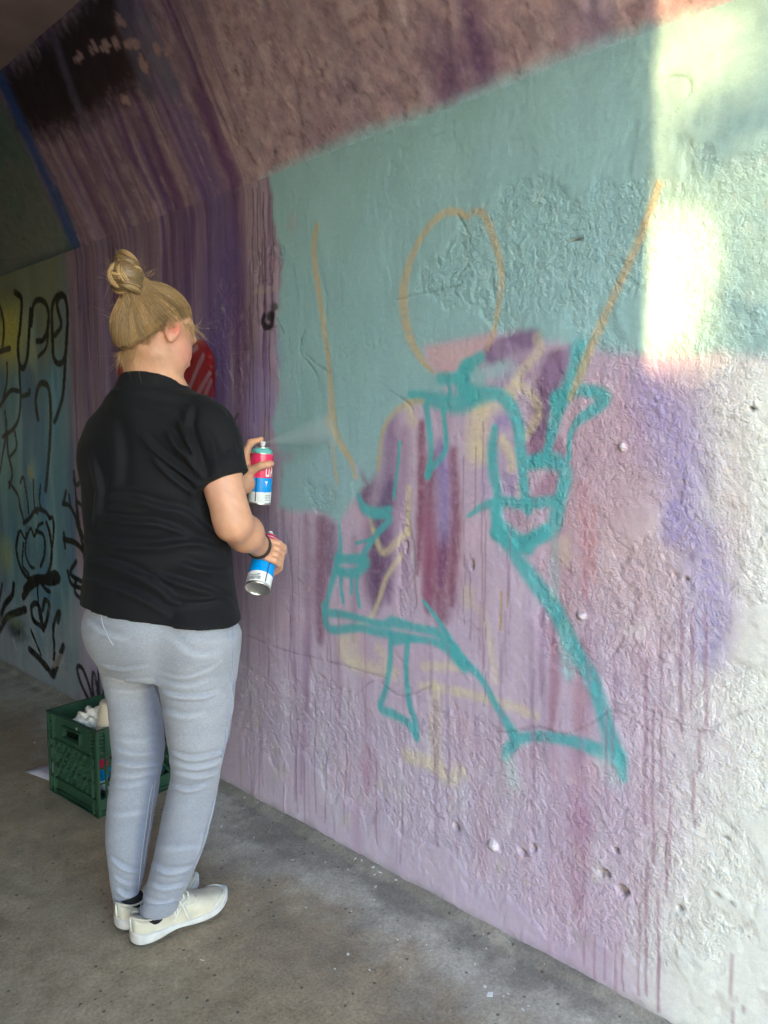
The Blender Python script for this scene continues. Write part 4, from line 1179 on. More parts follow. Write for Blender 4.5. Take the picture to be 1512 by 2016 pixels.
# hips, legs (levels measured up the legs): py, left edge, right edge
legR = [(1250, 318, 474), (1300, 312, 471), (1350, 312, 467), (1400, 318, 462), (1450, 326, 454), (1490, 332, 443), (1520, 334, 437), (1560, 326, 431), (1610, 315, 421), (1660, 305, 408), (1710, 293, 388), (1750, 282, 370), (1772, 275, 358), (1790, 272, 353)]
legL = [(1250, 175, 318), (1300, 192, 318), (1350, 204, 318), (1400, 212, 322), (1450, 217, 326), (1490, 219, 325), (1520, 217, 320), (1560, 212, 314), (1610, 207, 305), (1660, 207, 296), (1710, 213, 288), (1750, 218, 279), (1775, 222, 271), (1790, 224, 268)]
depR = lambda py: np.interp(py, [1250, 1500, 1800], [1.815, 1.80, 1.838])
depL = lambda py: np.interp(py, [1250, 1500, 1800], [1.935, 1.895, 1.888])
def leg_levels(tab, dep):
    z, cx, cy, r = [], [], [], []
    for py, l, r_ in tab:
        d = dep(py); c = at((l + r_) / 2, py, d)
        z.append(c.z); cx.append(c.x); cy.append(c.y); r.append((r_ - l) / 2 * d / FPX * .955)
    return A(z), A(cx), A(cy), A(r)
LR, LL = leg_levels(legR, depR), leg_levels(legL, depL)
hipC = A(at(313, 1215, 1.885))

# ---------------------------------------------------------------- body (skin)
SK = Field((.55, 1.20, -.0), (1.48, 2.10, 1.66), .0034)
hipf, hipl = frame(HIP_A)
# trunk, hidden in the clothes
SK.cone(hipC + UP * -.02, S0 - UP * .12, .085, .095, .05)
SK.cone(S0 - UP * .12 + tl * .06 + tf * .02, S0 - UP * .12 - tl * .06 + tf * .02, .07, .07, .04)
SK.cone(shL, shR, .034, .034, .03)
for lv in (LR, LL):
    pts = [A((lv[1][i], lv[2][i], lv[0][i])) for i in (1, 4, 6, 8, 11, 13)]; rr = [lv[3][i] * .76 for i in (1, 4, 6, 8, 11)] + [.028]
    SK.cone(hipC, pts[0], .08, rr[0], .04)
    for i in range(5):
        SK.cone(pts[i], pts[i + 1], rr[i], rr[i + 1], .02)
    SK.cone(pts[5], pts[5] - UP * .045 + A((.012, 0, 0)), .022, .020, .01)
    SK.cone(pts[5] - UP * .045 + A((.015, 0, 0)), pts[5] - UP * .050 + A((.13, .0, -.012)), .020, .018, .01)
# neck
SK.cone(neckB - UP * .05 + right_v * .012, H_(-.006, 0, -.06), .060, .055, .03)
SK.cone(neckB - UP * .03 + tl * .05, neckB - UP * .03 - tl * .05, .045, .045, .04)
SK.cone(neckB - UP * .02, neckB - UP * .10 + tf * .02, .055, .06, .03)
# head
SK.ell(H_(-.006, 0, .022), HM, (.092, .073, .081), .02)
SK.ell(H_(.024, 0, -.030), HM, (.070, .066, .084), .03)
SK.cone(H_(.052, .012, -.098), H_(.056, -.012, -.098), .024, .024, .03)          # chin
for s in (1, -1):
    SK.ell(H_(.040, .042 * s, -.042), HM, (.040, .034, .044), .02)               # cheek
    SK.cone(H_(-.014, .056 * s, -.070), H_(.046, .030 * s, -.102), .022, .020, .03)  # jaw
    SK.cone(H_(.074, .040 * s, .014), H_(.082, .016 * s, .016), .010, .010, .015)    # brow
    SK.ell(H_(.078, .032 * s, -.002), HM, (.012, .014, .010), .012, sub=True)        # eye socket
    SK.ell(H_(.071, .032 * s, -.003), HM, (.012, .012, .011), .004)                  # eyeball/lid
    # ear: shell with a hollow and rim
    ec = H_(-.012, .077 * s, -.008)
    eo = (hR * s * .82 - hF * .57); eo /= np.linalg.norm(eo)
    eu = hU * .97 - hF * .22; eu -= eo * (eu @ eo); eu /= np.linalg.norm(eu)
    ef = np.cross(eu, eo)
    SK.ell(ec + eo * .006, np.stack([eo, ef, eu]), (.009, .019, .032), .008)
    SK.ell(ec + eo * .015 + ef * (.003 * (1 if (ef @ hF) > 0 else -1)) + eu * .004, np.stack([eo, ef, eu]), (.007, .011, .020), .004, sub=True)
    SK.cone(ec + eu * -.027 + eo * .004, ec + eu * -.018 + eo * .006, .0065, .007, .006)
SK.cone(H_(.086, 0, .004), H_(.106, 0, -.030), .008, .012, .014)                # nose
SK.cone(H_(.094, .010, -.034), H_(.094, -.010, -.034), .008, .008, .008)
SK.cone(H_(.086, .018, -.062), H_(.086, -.018, -.062), .008, .008, .012)        # lips
# right arm
SK.cone(shR, elR, .038, .038, .02)
SK.cone(shR * .5 + elR * .5, shR * .18 + elR * .82, .0490, .0415, .02)
SK.cone(elR + A((-.010, -.012, .000)), elR + A((-.016, -.016, .006)), .022, .014, .02)
SK.cone(elR, elR * .6 + wrR * .4, .039, .040, .03)
SK.cone(elR * .6 + wrR * .4, wrR, .040, .026, .03)
# left arm
SK.cone(shL, elL, .038, .042, .02)
SK.cone(elL, elL * .5 + wrL * .5, .045, .038, .03)
SK.cone(elL * .5 + wrL * .5, wrL, .038, .025, .02)

# spray cans (their places; the cans themselves come later)
canA_b = A(at(510.5, 990, 2.20)); canA_ax = A(at(517.5, 872, 2.20)) - canA_b; canA_ax /= np.linalg.norm(canA_ax)
CAN_R, CAN_H = .0325, .140
canB_b = A(at(507, 1158, 1.925)); canB_ax = right_v * .10 + UP * .72 + fwd_v * .68; canB_ax /= np.linalg.norm(canB_ax)

def chain(pts, rs, k=.006):
    for i in range(len(pts) - 1):
        SK.cone(pts[i], pts[i + 1], rs[i], rs[i + 1], k)
# left hand round the upper can: palm behind it, thumb on the near side, forefinger on the nozzle
toc = canA_b + canA_ax * .0
def on_can(b, ax, ang, h, rad, ref):
    """point at height h, angle ang about the can, ref = direction of ang 0"""
    r0 = ref - ax * (ref @ ax); r0 /= np.linalg.norm(r0); r1 = np.cross(ax, r0)
    return b + ax * h + (r0 * math.cos(R(ang)) + r1 * math.sin(R(ang))) * rad
refA = -right_v                       # towards the photo's left
pa = lambda ang, h, ex=0: on_can(canA_b, canA_ax, ang, h, CAN_R + ex, refA)
# angles: 0 = left side, positive turns (seen from above, ccw) towards the camera
palm = [pa(20, .066, .018), pa(8, .112, .019)]
SK.cone(pa(30, .080, .014), pa(22, .112, .015), .016, .014, .012)
SK.cone(pa(20, .070, .016), pa(10, .098, .020), .018, .017, .012)
SK.cone(pa(2, .080, .022), pa(0, .108, .020), .015, .014, .012)
SK.cone(wrL, palm[0] * .6 + palm[1] * .4 + refA * .012, .024, .022, .015)
SK.cone(palm[0], palm[1], .017, .018, .014)
SK.cone(pa(30, .070, .013), pa(-28, .112, .013), .013, .013, .012)
SK.cone(wrL, pa(38, .078, .014), .020, .016, .014)
# thumb: along the near face, pointing right
chain([pa(28, .076, .016), pa(52, .090, .013), pa(95, .108, .0095), pa(128, .114, .009), pa(142, .116, .009)], [.017, .0140, .0105, .0095, .0070], .008)
# forefinger over the top
top = canA_b + canA_ax * (CAN_H + .042)
chain([pa(8, .112, .013), pa(8, .146, .012), pa(4, .170, .002), top + refA * .006 - canA_ax * .000], [.0125, .0105, .0095, .0080], .008)
# other fingers wrap the far side
for j, h in enumerate((.098, .079, .061)):
    chain([pa(-24, h + .006, .011), pa(-62, h + .006, .010), pa(-95, h + .002, .0085), pa(-118, h, .008)], [.0100, .0095, .009, .008], .005)

# right hand gripping the lower can from above
refB = right_v
pb = lambda ang, h, ex=0: on_can(canB_b, canB_ax, ang, h, CAN_R + ex, refB)
kn = [pb(34, h_, .009) for j, h_ in enumerate((.136, .118, .100, .083))]
palmB = pb(75, .125, .014)
SK.cone(wrR, pb(95, .105, .012), .025, .020, .018)
SK.cone(pb(90, .125, .012), pb(80, .080, .012), .017, .017, .016)
SK.cone(pb(80, .120, .012), kn[0], .016, .012, .012)
SK.cone(pb(80, .085, .012), kn[3], .016, .012, .012)
SK.cone(pb(55, .112, .011), pb(55, .088, .011), .014, .014, .012)
SK.cone(kn[0], kn[3], .0125, .0115, .008)
for j, k_ in enumerate(kn):
    h_ = (.136, .118, .100, .083)[j]
    chain([k_, pb(2, h_ - .004, .0080), pb(-35, h_ - .010, .008), pb(-70, h_ - .014, .0075)], [.0108, .0100, .0095, .0080], .004)
chain([pb(100, .118, .012), pb(110, .142, .012), pb(95, .160, .004), pb(80, .170, -.006)], [.014, .012, .0105, .009], .008)

V, Q = SK.mesh()
V = relax(V, Q, 1)
N = vnormals(V, Q)
body_bvh = bvh_of(V, Q)
skin = np.tile(A((.64, .335, .205)), (len(V), 1))
def skin_mix(c, rad, col, op):
    global skin
    d = np.linalg.norm((V - c) / rad, axis=1)
    m = (op * np.exp(-d * d))[:, None]
    skin = skin * (1 - m) + A(col) * m
for s in (1, -1):
    skin_mix(H_(.050, .055 * s, -.035), .04, (.64, .22, .18), .8)
    skin_mix(H_(-.012, .085 * s, -.006), .024, (.68, .17, .12), .9)
skin_mix(A(at(320, 690, 1.80)), .05, (.64, .36, .27), .4)
skin_mix(elR, .05, (.62, .30, .21), .45); skin_mix(A(at(420, 960, 1.74)), .05, (.64, .33, .25), .5)
for p_ in (kn[0], kn[1], kn[2], kn[3], palm[1], pa(142, .116, .01)):
    skin_mix(p_, .016, (.66, .34, .25), .5)
skin *= (1 + .05 * pnoise(V[:, 0] * 160 + V[:, 2] * 90, V[:, 1] * 160 - V[:, 2] * 120, 605))[:, None]
skin *= (1 + .09 * pnoise(V[:, 0] * 40 + V[:, 2] * 31, V[:, 1] * 40 + V[:, 2] * 17, 601))[:, None]
m_skin = paint_mat("skin", .48, .45, ((300, .12), (900, .12)), .0008, .05, 420.0)
b_ = m_skin.node_tree.nodes["Principled BSDF"]
b_.inputs["Subsurface Weight"].default_value = .18
b_.inputs["Subsurface Radius"].default_value = (1.0, .35, .2)
b_.inputs["Subsurface Scale"].default_value = .008
person = mesh_obj("person", V, Q, m_skin, None, True, np.clip(skin, 0, 1))
tag(person, "person in black t-shirt and pale jeans spraying the wall, fair hair in a bun", "person")

# ---------------------------------------------------------------- t-shirt
HEM_Z = zat(1201, 1.885)
tor = [(1206, 154, 476), (1170, 156, 470), (1120, 161, 461), (1060, 162, 452), (1000, 160, 445), (940, 158, 440), (890, 161, 436), (850, 170, 428), (815, 190, 415), (790, 215, 398)]
tz, tx, ty, ta, tb, tg = [], [], [], [], [], []
for py, l, r_ in tor:
    d = 1.885
    c = at((l + r_) / 2, py, d)
    E = (r_ - l) / 2 * d / FPX * .955
    ang = np.interp(py, [790, 1206], [TORSO_A, HIP_A])
    phi = R(60 - ang); rho = np.interp(py, [790, 950, 1100, 1206], [.60, .66, .68, .72])
    a_ = E / math.sqrt(math.cos(phi) ** 2 + (rho * math.sin(phi)) ** 2)
    tz.append(c.z); tx.append(c.x); ty.append(c.y); ta.append(a_); tb.append(a_ * rho); tg.append(R(ang) + math.pi / 2)
TS = Field((.60, 1.25, HEM_Z - .035), (1.40, 2.12, 1.46), .0046)
TS.stack(tz, tx, ty, ta, tb, tg, .0, z0=HEM_Z - .03)
TS.cone(shL + UP * -.010, neckB - UP * .02 - tf * .01, .042, .060, .05)
TS.cone(shR + UP * -.010, neckB - UP * .025 - tf * .005, .044, .060, .05)
TS.cone(shL - UP * .06 - tf * .020, shR - UP * .06 - tf * .022, .055, .056, .05)       # shoulder blades
TS.cone(neckB - UP * .06 - tf * .008, neckB + UP * .035 + tf * .012 + right_v * .008, .085, .054, .04)
TS.cone(shR - UP * .05 + tf * .03, shL - UP * .05 + tf * .03, .050, .050, .05)
colP = A(at(262, 734, 1.83)); colN = UP * 1.0 + hf * .42 - right_v * .12
TS.plane_cut(colP, colN, colP - A((.16, .16, .08)), colP + A((.3, .3, .2)))
for s in (1, -1):
    TS.ell(S0 + tf * .075 + tl * .075 * s - UP * .13, np.eye(3), (.075, .075, .07), .06)    # bust
# sleeves
sleR = shR * .43 + elR * .57; sleL = shL * .42 + elL * .58
dR = (elR - shR) / np.linalg.norm(elR - shR); dL = (elL - shL) / np.linalg.norm(elL - shL)
hemn = dR * .85 - UP * .15 + right_v * .16
for c_, r_ in ((at(392, 1262, 1.80), .103), (at(243, 1252, 1.865), .096)):
    TS.ell(A(c_), np.eye(3), (r_, r_, r_), .03)
latv = (TS.ax[0][:, None, None] - hipC[0]) * (-right_v[0]) + (TS.ax[1][None, :, None] - hipC[1]) * (-right_v[1])
TS.F = np.maximum(TS.F, HEM_Z + .004 + .085 * latv - TS.ax[2][None, None, :])
TS.cone(shR, sleR + dR * .05, .052, .071, .035, cut=(sleR, hemn))
TS.cone(shL, sleL + dL * .05, .047, .058, .03, cut=(sleL, dL))
# hollow: neck opening, hem and sleeve openings
TS.cone(neckB + UP * .03 + tf * .055, neckB + UP * .01 + tf * .10, .055, .06, .01, sub=True)
TS.cone(sleR + dR * .048, sleR + dR * .06, .0605, .0605, .0, sub=True)
TS.cone(sleL + dL * .046, sleL + dL * .055, .050, .050, .0, sub=True)
sl, X_, Y_, Z_ = TS.box((.5, 1.2, HEM_Z - .04), (1.5, 2.2, HEM_Z + .03))
cen = A(at(315, 1206, 1.885)); gg = R(HIP_A) + math.pi / 2
u_ = (X_ - cen[0]) * math.cos(gg) + (Y_ - cen[1]) * math.sin(gg); v_ = -(X_ - cen[0]) * math.sin(gg) + (Y_ - cen[1]) * math.cos(gg)
inner = np.maximum((np.sqrt((u_ / (ta[0] - .010)) ** 2 + (v_ / (tb[0] - .010)) ** 2) - 1) * .15, Z_ - HEM_Z - .012)
TS.F[sl] = np.maximum(TS.F[sl], -inner)
V, Q = TS.mesh()
V = relax(V, Q, 2)
N = vnormals(V, Q)
tb_bvh = bvh_of(V, Q)
FOLDS_T = [([(372, 800), (366, 850), (385, 900), (398, 945)], .006, .012), ([(350, 830), (372, 860), (383, 900)], .005, .010), ([(330, 850), (350, 880), (378, 905), (390, 935)], .006, .011), ([(280, 860), (320, 900), (370, 935), (395, 960)], .005, .011),
           ([(300, 900), (340, 940), (385, 975)], .004, .010), ([(185, 1020), (250, 1028), (320, 1035), (400, 1070)], .0040, .010), ([(165, 1060), (240, 1075), (310, 1078), (380, 1070), (440, 1085)], .0055, .012), ([(170, 1100), (240, 1120), (300, 1150), (345, 1185)], .0055, .012),
           ([(290, 1135), (340, 1145), (400, 1165), (455, 1185)], .005, .012), ([(165, 1145), (220, 1155), (280, 1180), (330, 1210)], .004, .012), ([(350, 1110), (410, 1125), (460, 1120)], .005, .012), ([(330, 1180), (380, 1190), (450, 1180)], .004, .011), ([(200, 980), (280, 990), (340, 1010)], .003, .012),
           ([(440, 810), (455, 850), (462, 890)], .004, .012), ([(410, 850), (425, 890), (430, 925)], .004, .012), ([(240, 780), (300, 800), (370, 815)], .002, .014), ([(180, 900), (195, 960), (190, 1020)], .004, .014), ([(415, 905), (440, 900), (475, 880)], .003, .010), ([(220, 830), (230, 900), (225, 960)], .003, .02), ([(300, 1000), (360, 1010), (420, 1060)], .0035, .012)]
for px, am, w in FOLDS_T:
    V = fold(V, N, tb_bvh, px, am * 2.3, w * .8)
cloth_n = pnoise(V[:, 0] * 14 + V[:, 2] * 9, V[:, 1] * 14 - V[:, 2] * 12, 611)
V = V + N * (.0022 * cloth_n)[:, None]
m_tee = simple_mat("black_cotton", (.006, .006, .0075), .75, 0, .25, .25, 30.0, ((500, .35), (1400, .3)))
m_tee.node_tree.nodes["Principled BSDF"].inputs["Sheen Weight"].default_value = .025
m_tee.node_tree.nodes["Principled BSDF"].inputs["Sheen Roughness"].default_value = .5
tee = mesh_obj("t_shirt", V, Q, m_tee, person, True)
tee_bvh = bvh_of(V, Q)
tee["label"] = "plain black short-sleeved t-shirt"

# ---------------------------------------------------------------- jeans
JN = Field((.62, 1.38, .05), (1.30, 2.08, HEM_Z + .075), .0042)
pel = [(1110, 186, 436), (1160, 178, 446), (1190, 170, 456), (1212, 160, 467), (1232, 158, 473), (1262, 168, 474), (1290, 184, 472), (1315, 200, 470)]
pz, px_, py_, pA, pB, pG = [], [], [], [], [], []
for py, l, r_ in pel:
    d = 1.882; c = at((l + r_) / 2, py, d); E = (r_ - l) / 2 * d / FPX * .955; phi = R(60 - HIP_A); rho = .74
    a_ = E / math.sqrt(math.cos(phi) ** 2 + (rho * math.sin(phi)) ** 2)
    pz.append(c.z); px_.append(c.x); py_.append(c.y); pA.append(a_); pB.append(a_ * rho); pG.append(R(HIP_A) + math.pi / 2)
JN.stack(pz, px_, py_, pA, pB, pG, .0)
for lv, dep in ((LR, depR), (LL, depL)):
    JN.stack(lv[0], lv[1], lv[2], lv[3] * .99, lv[3] * 1.02, np.full(len(lv[0]), R(60)), .022)
for c_, r_ in ((at(392, 1262, 1.80), (.088, .088, .085)), (at(243, 1252, 1.865), (.082, .082, .082))):
    JN.ell(A(c_), np.eye(3), r_, .03)
# leg openings
for lv in (LR, LL):
    c_ = A((lv[1][-1], lv[2][-1], lv[0][-1]))
    JN.cone(c_ - UP * .05, c_ + UP * .025, lv[3][-1] - .006, lv[3][-1] - .005, .0, sub=True)
V, Q = JN.mesh()
V = relax(V, Q, 2)
N = vnormals(V, Q)
jb = bvh_of(V, Q)
FOLDS_J = [([(312, 1325), (360, 1335), (410, 1320), (440, 1300)], .005, .009), ([(318, 1345), (370, 1352), (420, 1338)], .004, .009), ([(314, 1360), (350, 1372), (400, 1372), (430, 1362)], .006, .009), ([(318, 1400), (360, 1412), (400, 1408)], .003, .010), ([(200, 1310), (240, 1318), (290, 1312)], .005, .009), ([(203, 1330), (240, 1340), (300, 1338)], .003, .009),
           ([(214, 1360), (260, 1362), (310, 1354)], .004, .009), ([(222, 1455), (260, 1460), (310, 1452)], .004, .009), ([(226, 1475), (260, 1484), (312, 1482)], .005, .009), ([(222, 1500), (262, 1508), (315, 1504)], .006, .009), ([(216, 1524), (262, 1530), (310, 1520)], .006, .010), ([(214, 1545), (250, 1548), (300, 1538)], .004, .010),
           ([(330, 1478), (370, 1494), (410, 1490), (440, 1480)], .007, .009), ([(334, 1500), (375, 1512), (410, 1508), (436, 1498)], .007, .009), ([(336, 1520), (380, 1530), (415, 1526), (436, 1518)], .007, .009), ([(330, 1545), (370, 1556), (410, 1546)], .005, .010), ([(205, 1600), (240, 1606), (290, 1598)], .0025, .012),
           ([(216, 1690), (250, 1712), (285, 1716)], .006, .011), ([(222, 1725), (250, 1740), (278, 1738)], .006, .010), ([(228, 1752), (250, 1764), (272, 1758)], .005, .009), ([(300, 1668), (340, 1672), (392, 1668)], .003, .012), ([(292, 1700), (330, 1718), (380, 1712)], .005, .012), ([(285, 1735), (320, 1750), (368, 1742)], .006, .011), ([(278, 1765), (315, 1778), (358, 1768)], .006, .010),
           ([(170, 1225), (200, 1245), (250, 1262)], .003, .012), ([(330, 1255), (380, 1290), (440, 1290)], .003, .014), ([(448, 1330), (458, 1380), (452, 1430)], .003, .010), ([(300, 1340), (316, 1400), (322, 1450)], .004, .009), ([(405, 1620), (395, 1660), (385, 1700)], .004, .010), ([(290, 1600), (282, 1660), (276, 1710)], .003, .010)]
FOLD_ACC[:] = 0
for px, am, w in FOLDS_J:
    V = fold(V, N, jb, px, am * 1.15 * random.uniform(.5, 1.3), w * random.uniform(.45, .75))
wn_ = pnoise(V[:, 0] * 12 + V[:, 1] * 5, V[:, 2] * 22, 621) + .5 * pnoise(V[:, 0] * 30, V[:, 2] * 55 + V[:, 1] * 20, 623)
V = V + N * (.0010 * wn_)[:, None]
jeans_bvh = bvh_of(V, Q)
jc = np.tile(A((.285, .30, .36)), (len(V), 1))
fade = sm(.25, .62, V[:, 2]) * sm(.95, .80, V[:, 2])
jc = jc * (1 - .6 * fade[:, None]) + A((.335, .335, .355)) * (.6 * fade[:, None])
# inner legs a darker blue
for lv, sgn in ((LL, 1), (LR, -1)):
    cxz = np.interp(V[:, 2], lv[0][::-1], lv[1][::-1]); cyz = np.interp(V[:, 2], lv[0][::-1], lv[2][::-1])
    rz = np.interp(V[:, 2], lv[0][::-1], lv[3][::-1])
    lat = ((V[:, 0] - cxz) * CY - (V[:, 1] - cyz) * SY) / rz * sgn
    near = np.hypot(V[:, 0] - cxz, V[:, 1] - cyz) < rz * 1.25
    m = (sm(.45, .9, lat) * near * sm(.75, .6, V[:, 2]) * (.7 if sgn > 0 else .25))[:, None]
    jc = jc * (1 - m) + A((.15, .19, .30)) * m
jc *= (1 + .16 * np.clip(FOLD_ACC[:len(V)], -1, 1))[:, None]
jc *= (1 + .06 * pnoise(V[:, 0] * 9, V[:, 2] * 9 + V[:, 1] * 7, 631) + .07 * np.clip(wn_, -1, 1))[:, None]
m_denim, nt, bb = new_mat("pale_denim")
at_ = nt.nodes.new("ShaderNodeAttribute"); at_.attribute_name = "paint"
tc = nt.nodes.new("ShaderNodeTexCoord"); mp = nt.nodes.new("ShaderNodeMapping"); mp.inputs["Scale"].default_value = (900, 900, 60)
nt.links.new(tc.outputs["Object"], mp.inputs[0])
nz = nt.nodes.new("ShaderNodeTexNoise"); nz.inputs["Scale"].default_value = 1.0; nz.inputs["Detail"].default_value = 3; nt.links.new(mp.outputs[0], nz.inputs["Vector"])
mp2 = nt.nodes.new("ShaderNodeMapping"); mp2.inputs["Scale"].default_value = (120, 120, 900); nt.links.new(tc.outputs["Object"], mp2.inputs[0])
nz2 = nt.nodes.new("ShaderNodeTexNoise"); nz2.inputs["Scale"].default_value = 1.0; nz2.inputs["Detail"].default_value = 2; nt.links.new(mp2.outputs[0], nz2.inputs["Vector"])
ad = nt.nodes.new("ShaderNodeMath"); ad.operation = 'ADD'; nt.links.new(nz.outputs[0], ad.inputs[0]); nt.links.new(nz2.outputs[0], ad.inputs[1])
mr = nt.nodes.new("ShaderNodeMapRange"); mr.inputs["From Min"].default_value = .6; mr.inputs["From Max"].default_value = 1.4; mr.inputs["To Min"].default_value = .78; mr.inputs["To Max"].default_value = 1.22; nt.links.new(ad.outputs[0], mr.inputs["Value"])
vm = nt.nodes.new("ShaderNodeVectorMath"); vm.operation = 'SCALE'; nt.links.new(at_.outputs["Color"], vm.inputs[0]); nt.links.new(mr.outputs[0], vm.inputs["Scale"]); nt.links.new(vm.outputs[0], bb.inputs["Base Color"])
bp = nt.nodes.new("ShaderNodeBump"); bp.inputs["Strength"].default_value = .35; bp.inputs["Distance"].default_value = .0006; nt.links.new(ad.outputs[0], bp.inputs["Height"]); nt.links.new(bp.outputs[0], bb.inputs["Normal"])
bb.inputs["Roughness"].default_value = .85; bb.inputs["Specular IOR Level"].default_value = .2; bb.inputs["Sheen Weight"].default_value = .15
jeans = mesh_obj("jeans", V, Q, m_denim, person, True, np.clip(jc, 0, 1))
jeans["label"] = "pale grey-blue slim jeans"
m_stitch = simple_mat("pale_stitching", (.42, .44, .50), .8, 0, .2, .1)
m_seam = simple_mat("blue_seam", (.30, .33, .43), .85, 0, .2, .15)
def surf_line(bvh, px, off=.0008, n=10):
    out = []
    for q in catmull(px, n):
        h, nn = on_mesh(bvh, *q)
        if h is not None:
            out.append(h + nn * off)
    return out
def seam(name, bvh, px, r, mat, par):
    l_ = surf_line(bvh, px)
    if len(l_) > 2:
        mb = MB(); mb.tube(l_, r, 5); return mb.build(name, mat, par, True)
seam("seam", jeans_bvh, [(300, 1545), (293, 1580), (285, 1640), (277, 1700), (272, 1755)], .0011, m_stitch, jeans)
seam("seam", jeans_bvh, [(306, 1535), (300, 1580), (292, 1640), (283, 1700)], .0012, m_seam, jeans)
seam("seam", jeans_bvh, [(457, 1228), (459, 1280), (456, 1340), (450, 1400), (443, 1460), (435, 1490)], .0020, m_seam, jeans)
seam("seam", jeans_bvh, [(424, 1570), (412, 1620), (400, 1665), (384, 1705)], .0018, m_seam, jeans)
seam("pocket_stitching", jeans_bvh, [(199, 1204), (201, 1222), (206, 1238), (214, 1255), (223, 1270)], .0013, m_stitch, jeans)
0 and seam("crease_line", jeans_bvh, [(238, 1600), (238, 1660), (240, 1720), (242, 1765)], .0007, m_stitch, jeans)
# stitched hems
for tab, dep in ((legR, depR), (legL, depL)):
    py, l, r_ = tab[-1]
    seam("hem", jeans_bvh, [(l + 4, py - 12), ((l + r_) / 2, py - 6), (r_ - 4, py - 14)], .0014, m_seam, jeans)

# ---------------------------------------------------------------- socks and canvas shoes
m_sock = simple_mat("black_sock", (.012, .012, .014), .9, 0, .2, .3, 60, ((300, .4),))
m_canvas = simple_mat("stained_cream_canvas", (.54, .495, .40), .88, 0, .2, .34, 26.0, ((700, .35), (40, .15)))
m_rubber = simple_mat("scuffed_white_rubber", (.56, .545, .53), .6, 0, .4, .28, 40.0, ((60, .2),))
m_outsole = simple_mat("brown_outsole", (.10, .085, .07), .7, 0, .4, .3, 30)
m_lace = simple_mat("white_lace", (.70, .68, .63), .85, 0, .2, .12)
def shoe(heel, toe, side, tie):
    """heel, toe: ground points; side = +1 if the outside of the foot is to the right of heel->toe"""
    heel, toe = A(heel), A(toe); heel[2] = toe[2] = 0
    L_ = np.linalg.norm(toe - heel); f = (toe - heel) / L_; r = A((f[1], -f[0], 0))
    root_z = .001
    def W(s, w, z): return heel + f * (s * L_) + r * w + UP * (z + root_z)
    # outline half-widths along the length, mid-line bend
    ss = np.array([0, .02, .06, .14, .26, .40, .55, .70, .82, .91, .965, 1.0])
    wo = np.array([.004, .020, .030, .0345, .034, .034, .040, .0455, .0435, .034, .021, .003])
    mid = np.array([0, 0, 0, 0, -.001, -.003, -.003, 0, .001, -.001, -.003, -.004]) * side
    # sole: stacked outline, toe spring and waist
    spring = np.interp(ss, [0, .1, .5, .75, 1], [.004, 0, 0, .002, .022])
    waist = np.interp(ss, [0, .25, .42, .55, 1], [0, .0, .010, .002, 0])
    th = np.interp(ss, [0, .1, .5, .8, 1], [.034, .030, .023, .024, .030])
    def outline(scale, zf):
        pts = []
        for sgn in (1, -1):
            rng = range(len(ss)) if sgn > 0 else range(len(ss) - 2, 0, -1)
            for i in rng:
                pts.append(W(ss[i], mid[i] + sgn * wo[i] * scale + 0, zf(i)))
        return pts
    def band(name, levels, mat, par, caps=True):
        mb = MB(); vs, fs = [], []
        rings = [outline(sc_, zf) for sc_, zf in levels]
        n = len(rings[0])
        for q in rings: vs += q
        for i in range(len(rings) - 1):
            for k in range(n):
                fs.append((i*n+k, i*n+(k+1) % n, (i+1)*n+(k+1) % n, (i+1)*n+k))
        if caps:
            fs.append(tuple(range(n-1, -1, -1))); fs.append(tuple((len(rings)-1)*n+k for k in range(n)))
        mb.add(vs, fs)
        o = mb.build(name, mat, par, True)
        md = o.modifiers.new("round", 'SUBSURF'); md.levels = md.render_levels = 2
        return o
    # upper: lofted over a last
    us = np.array([.015, .05, .12, .20, .28, .36, .44, .52, .60, .70, .80, .88, .94, .975])
    top = np.array([.073, .072, .062, .057, .060, .076, .086, .082, .074, .064, .058, .054, .049, .042])
    nseg = 14
    vs, fs = [], []
    opening = us <= .37
    for i, s in enumerate(us):
        w = np.interp(s, ss, wo) * .95; m_ = np.interp(s, ss, mid); z0 = np.interp(s, ss, spring) + np.interp(s, ss, th) * .75
        for k in range(nseg):
            t = -1 + 2 * k / (nseg - 1)
            if opening[i]:
                # side walls only, leaning in at the top line
                h = (1 - abs(t)) ** .8
                tl_ = .62
                ww = math.copysign(w * (1 - .30 * h), t)
                zz = z0 + (top[i] - z0) * h ** .9 if abs(t) > .18 else top[i] - .012 * 0
                if abs(t) <= .18: ww = w * .66 * (t / .18)
                vs.append(W(s, m_ + ww, zz if abs(t) > .18 else top[i] * 1.0))
            else:
                ang = t * math.pi / 2
                pw = .75
                ww = w * math.copysign(abs(math.sin(ang)) ** pw, t)
                zz = z0 + (top[i] - z0) * max(0, math.cos(ang)) ** .72
                vs.append(W(s, m_ + ww, zz))
    for i in range(len(us) - 1):
        for k in range(nseg - 1):
            fs.append((i*nseg+k, (i+1)*nseg+k, (i+1)*nseg+k+1, i*nseg+k+1))
    fs.append(tuple(range(nseg))); fs.append(tuple((len(us)-1)*nseg+k for k in range(nseg-1, -1, -1)))
    mb = MB(); mb.add(vs, fs)
    up_ = mb.build("shoe", m_canvas, person, True)
    md = up_.modifiers.new("round", 'SUBSURF'); md.levels = md.render_levels = 2
    up_["label"] = "stained cream canvas lace-up shoe with white rubber sole"
    band("sole", [(1.0, lambda i: spring[i] + waist[i] + .004), (1.06, lambda i: spring[i] + waist[i] + .008), (1.07, lambda i: spring[i] + waist[i] * .4 + th[i] * .55), (1.035, lambda i: spring[i] + th[i]), (.93, lambda i: spring[i] + th[i] * .98)], m_rubber, up_)
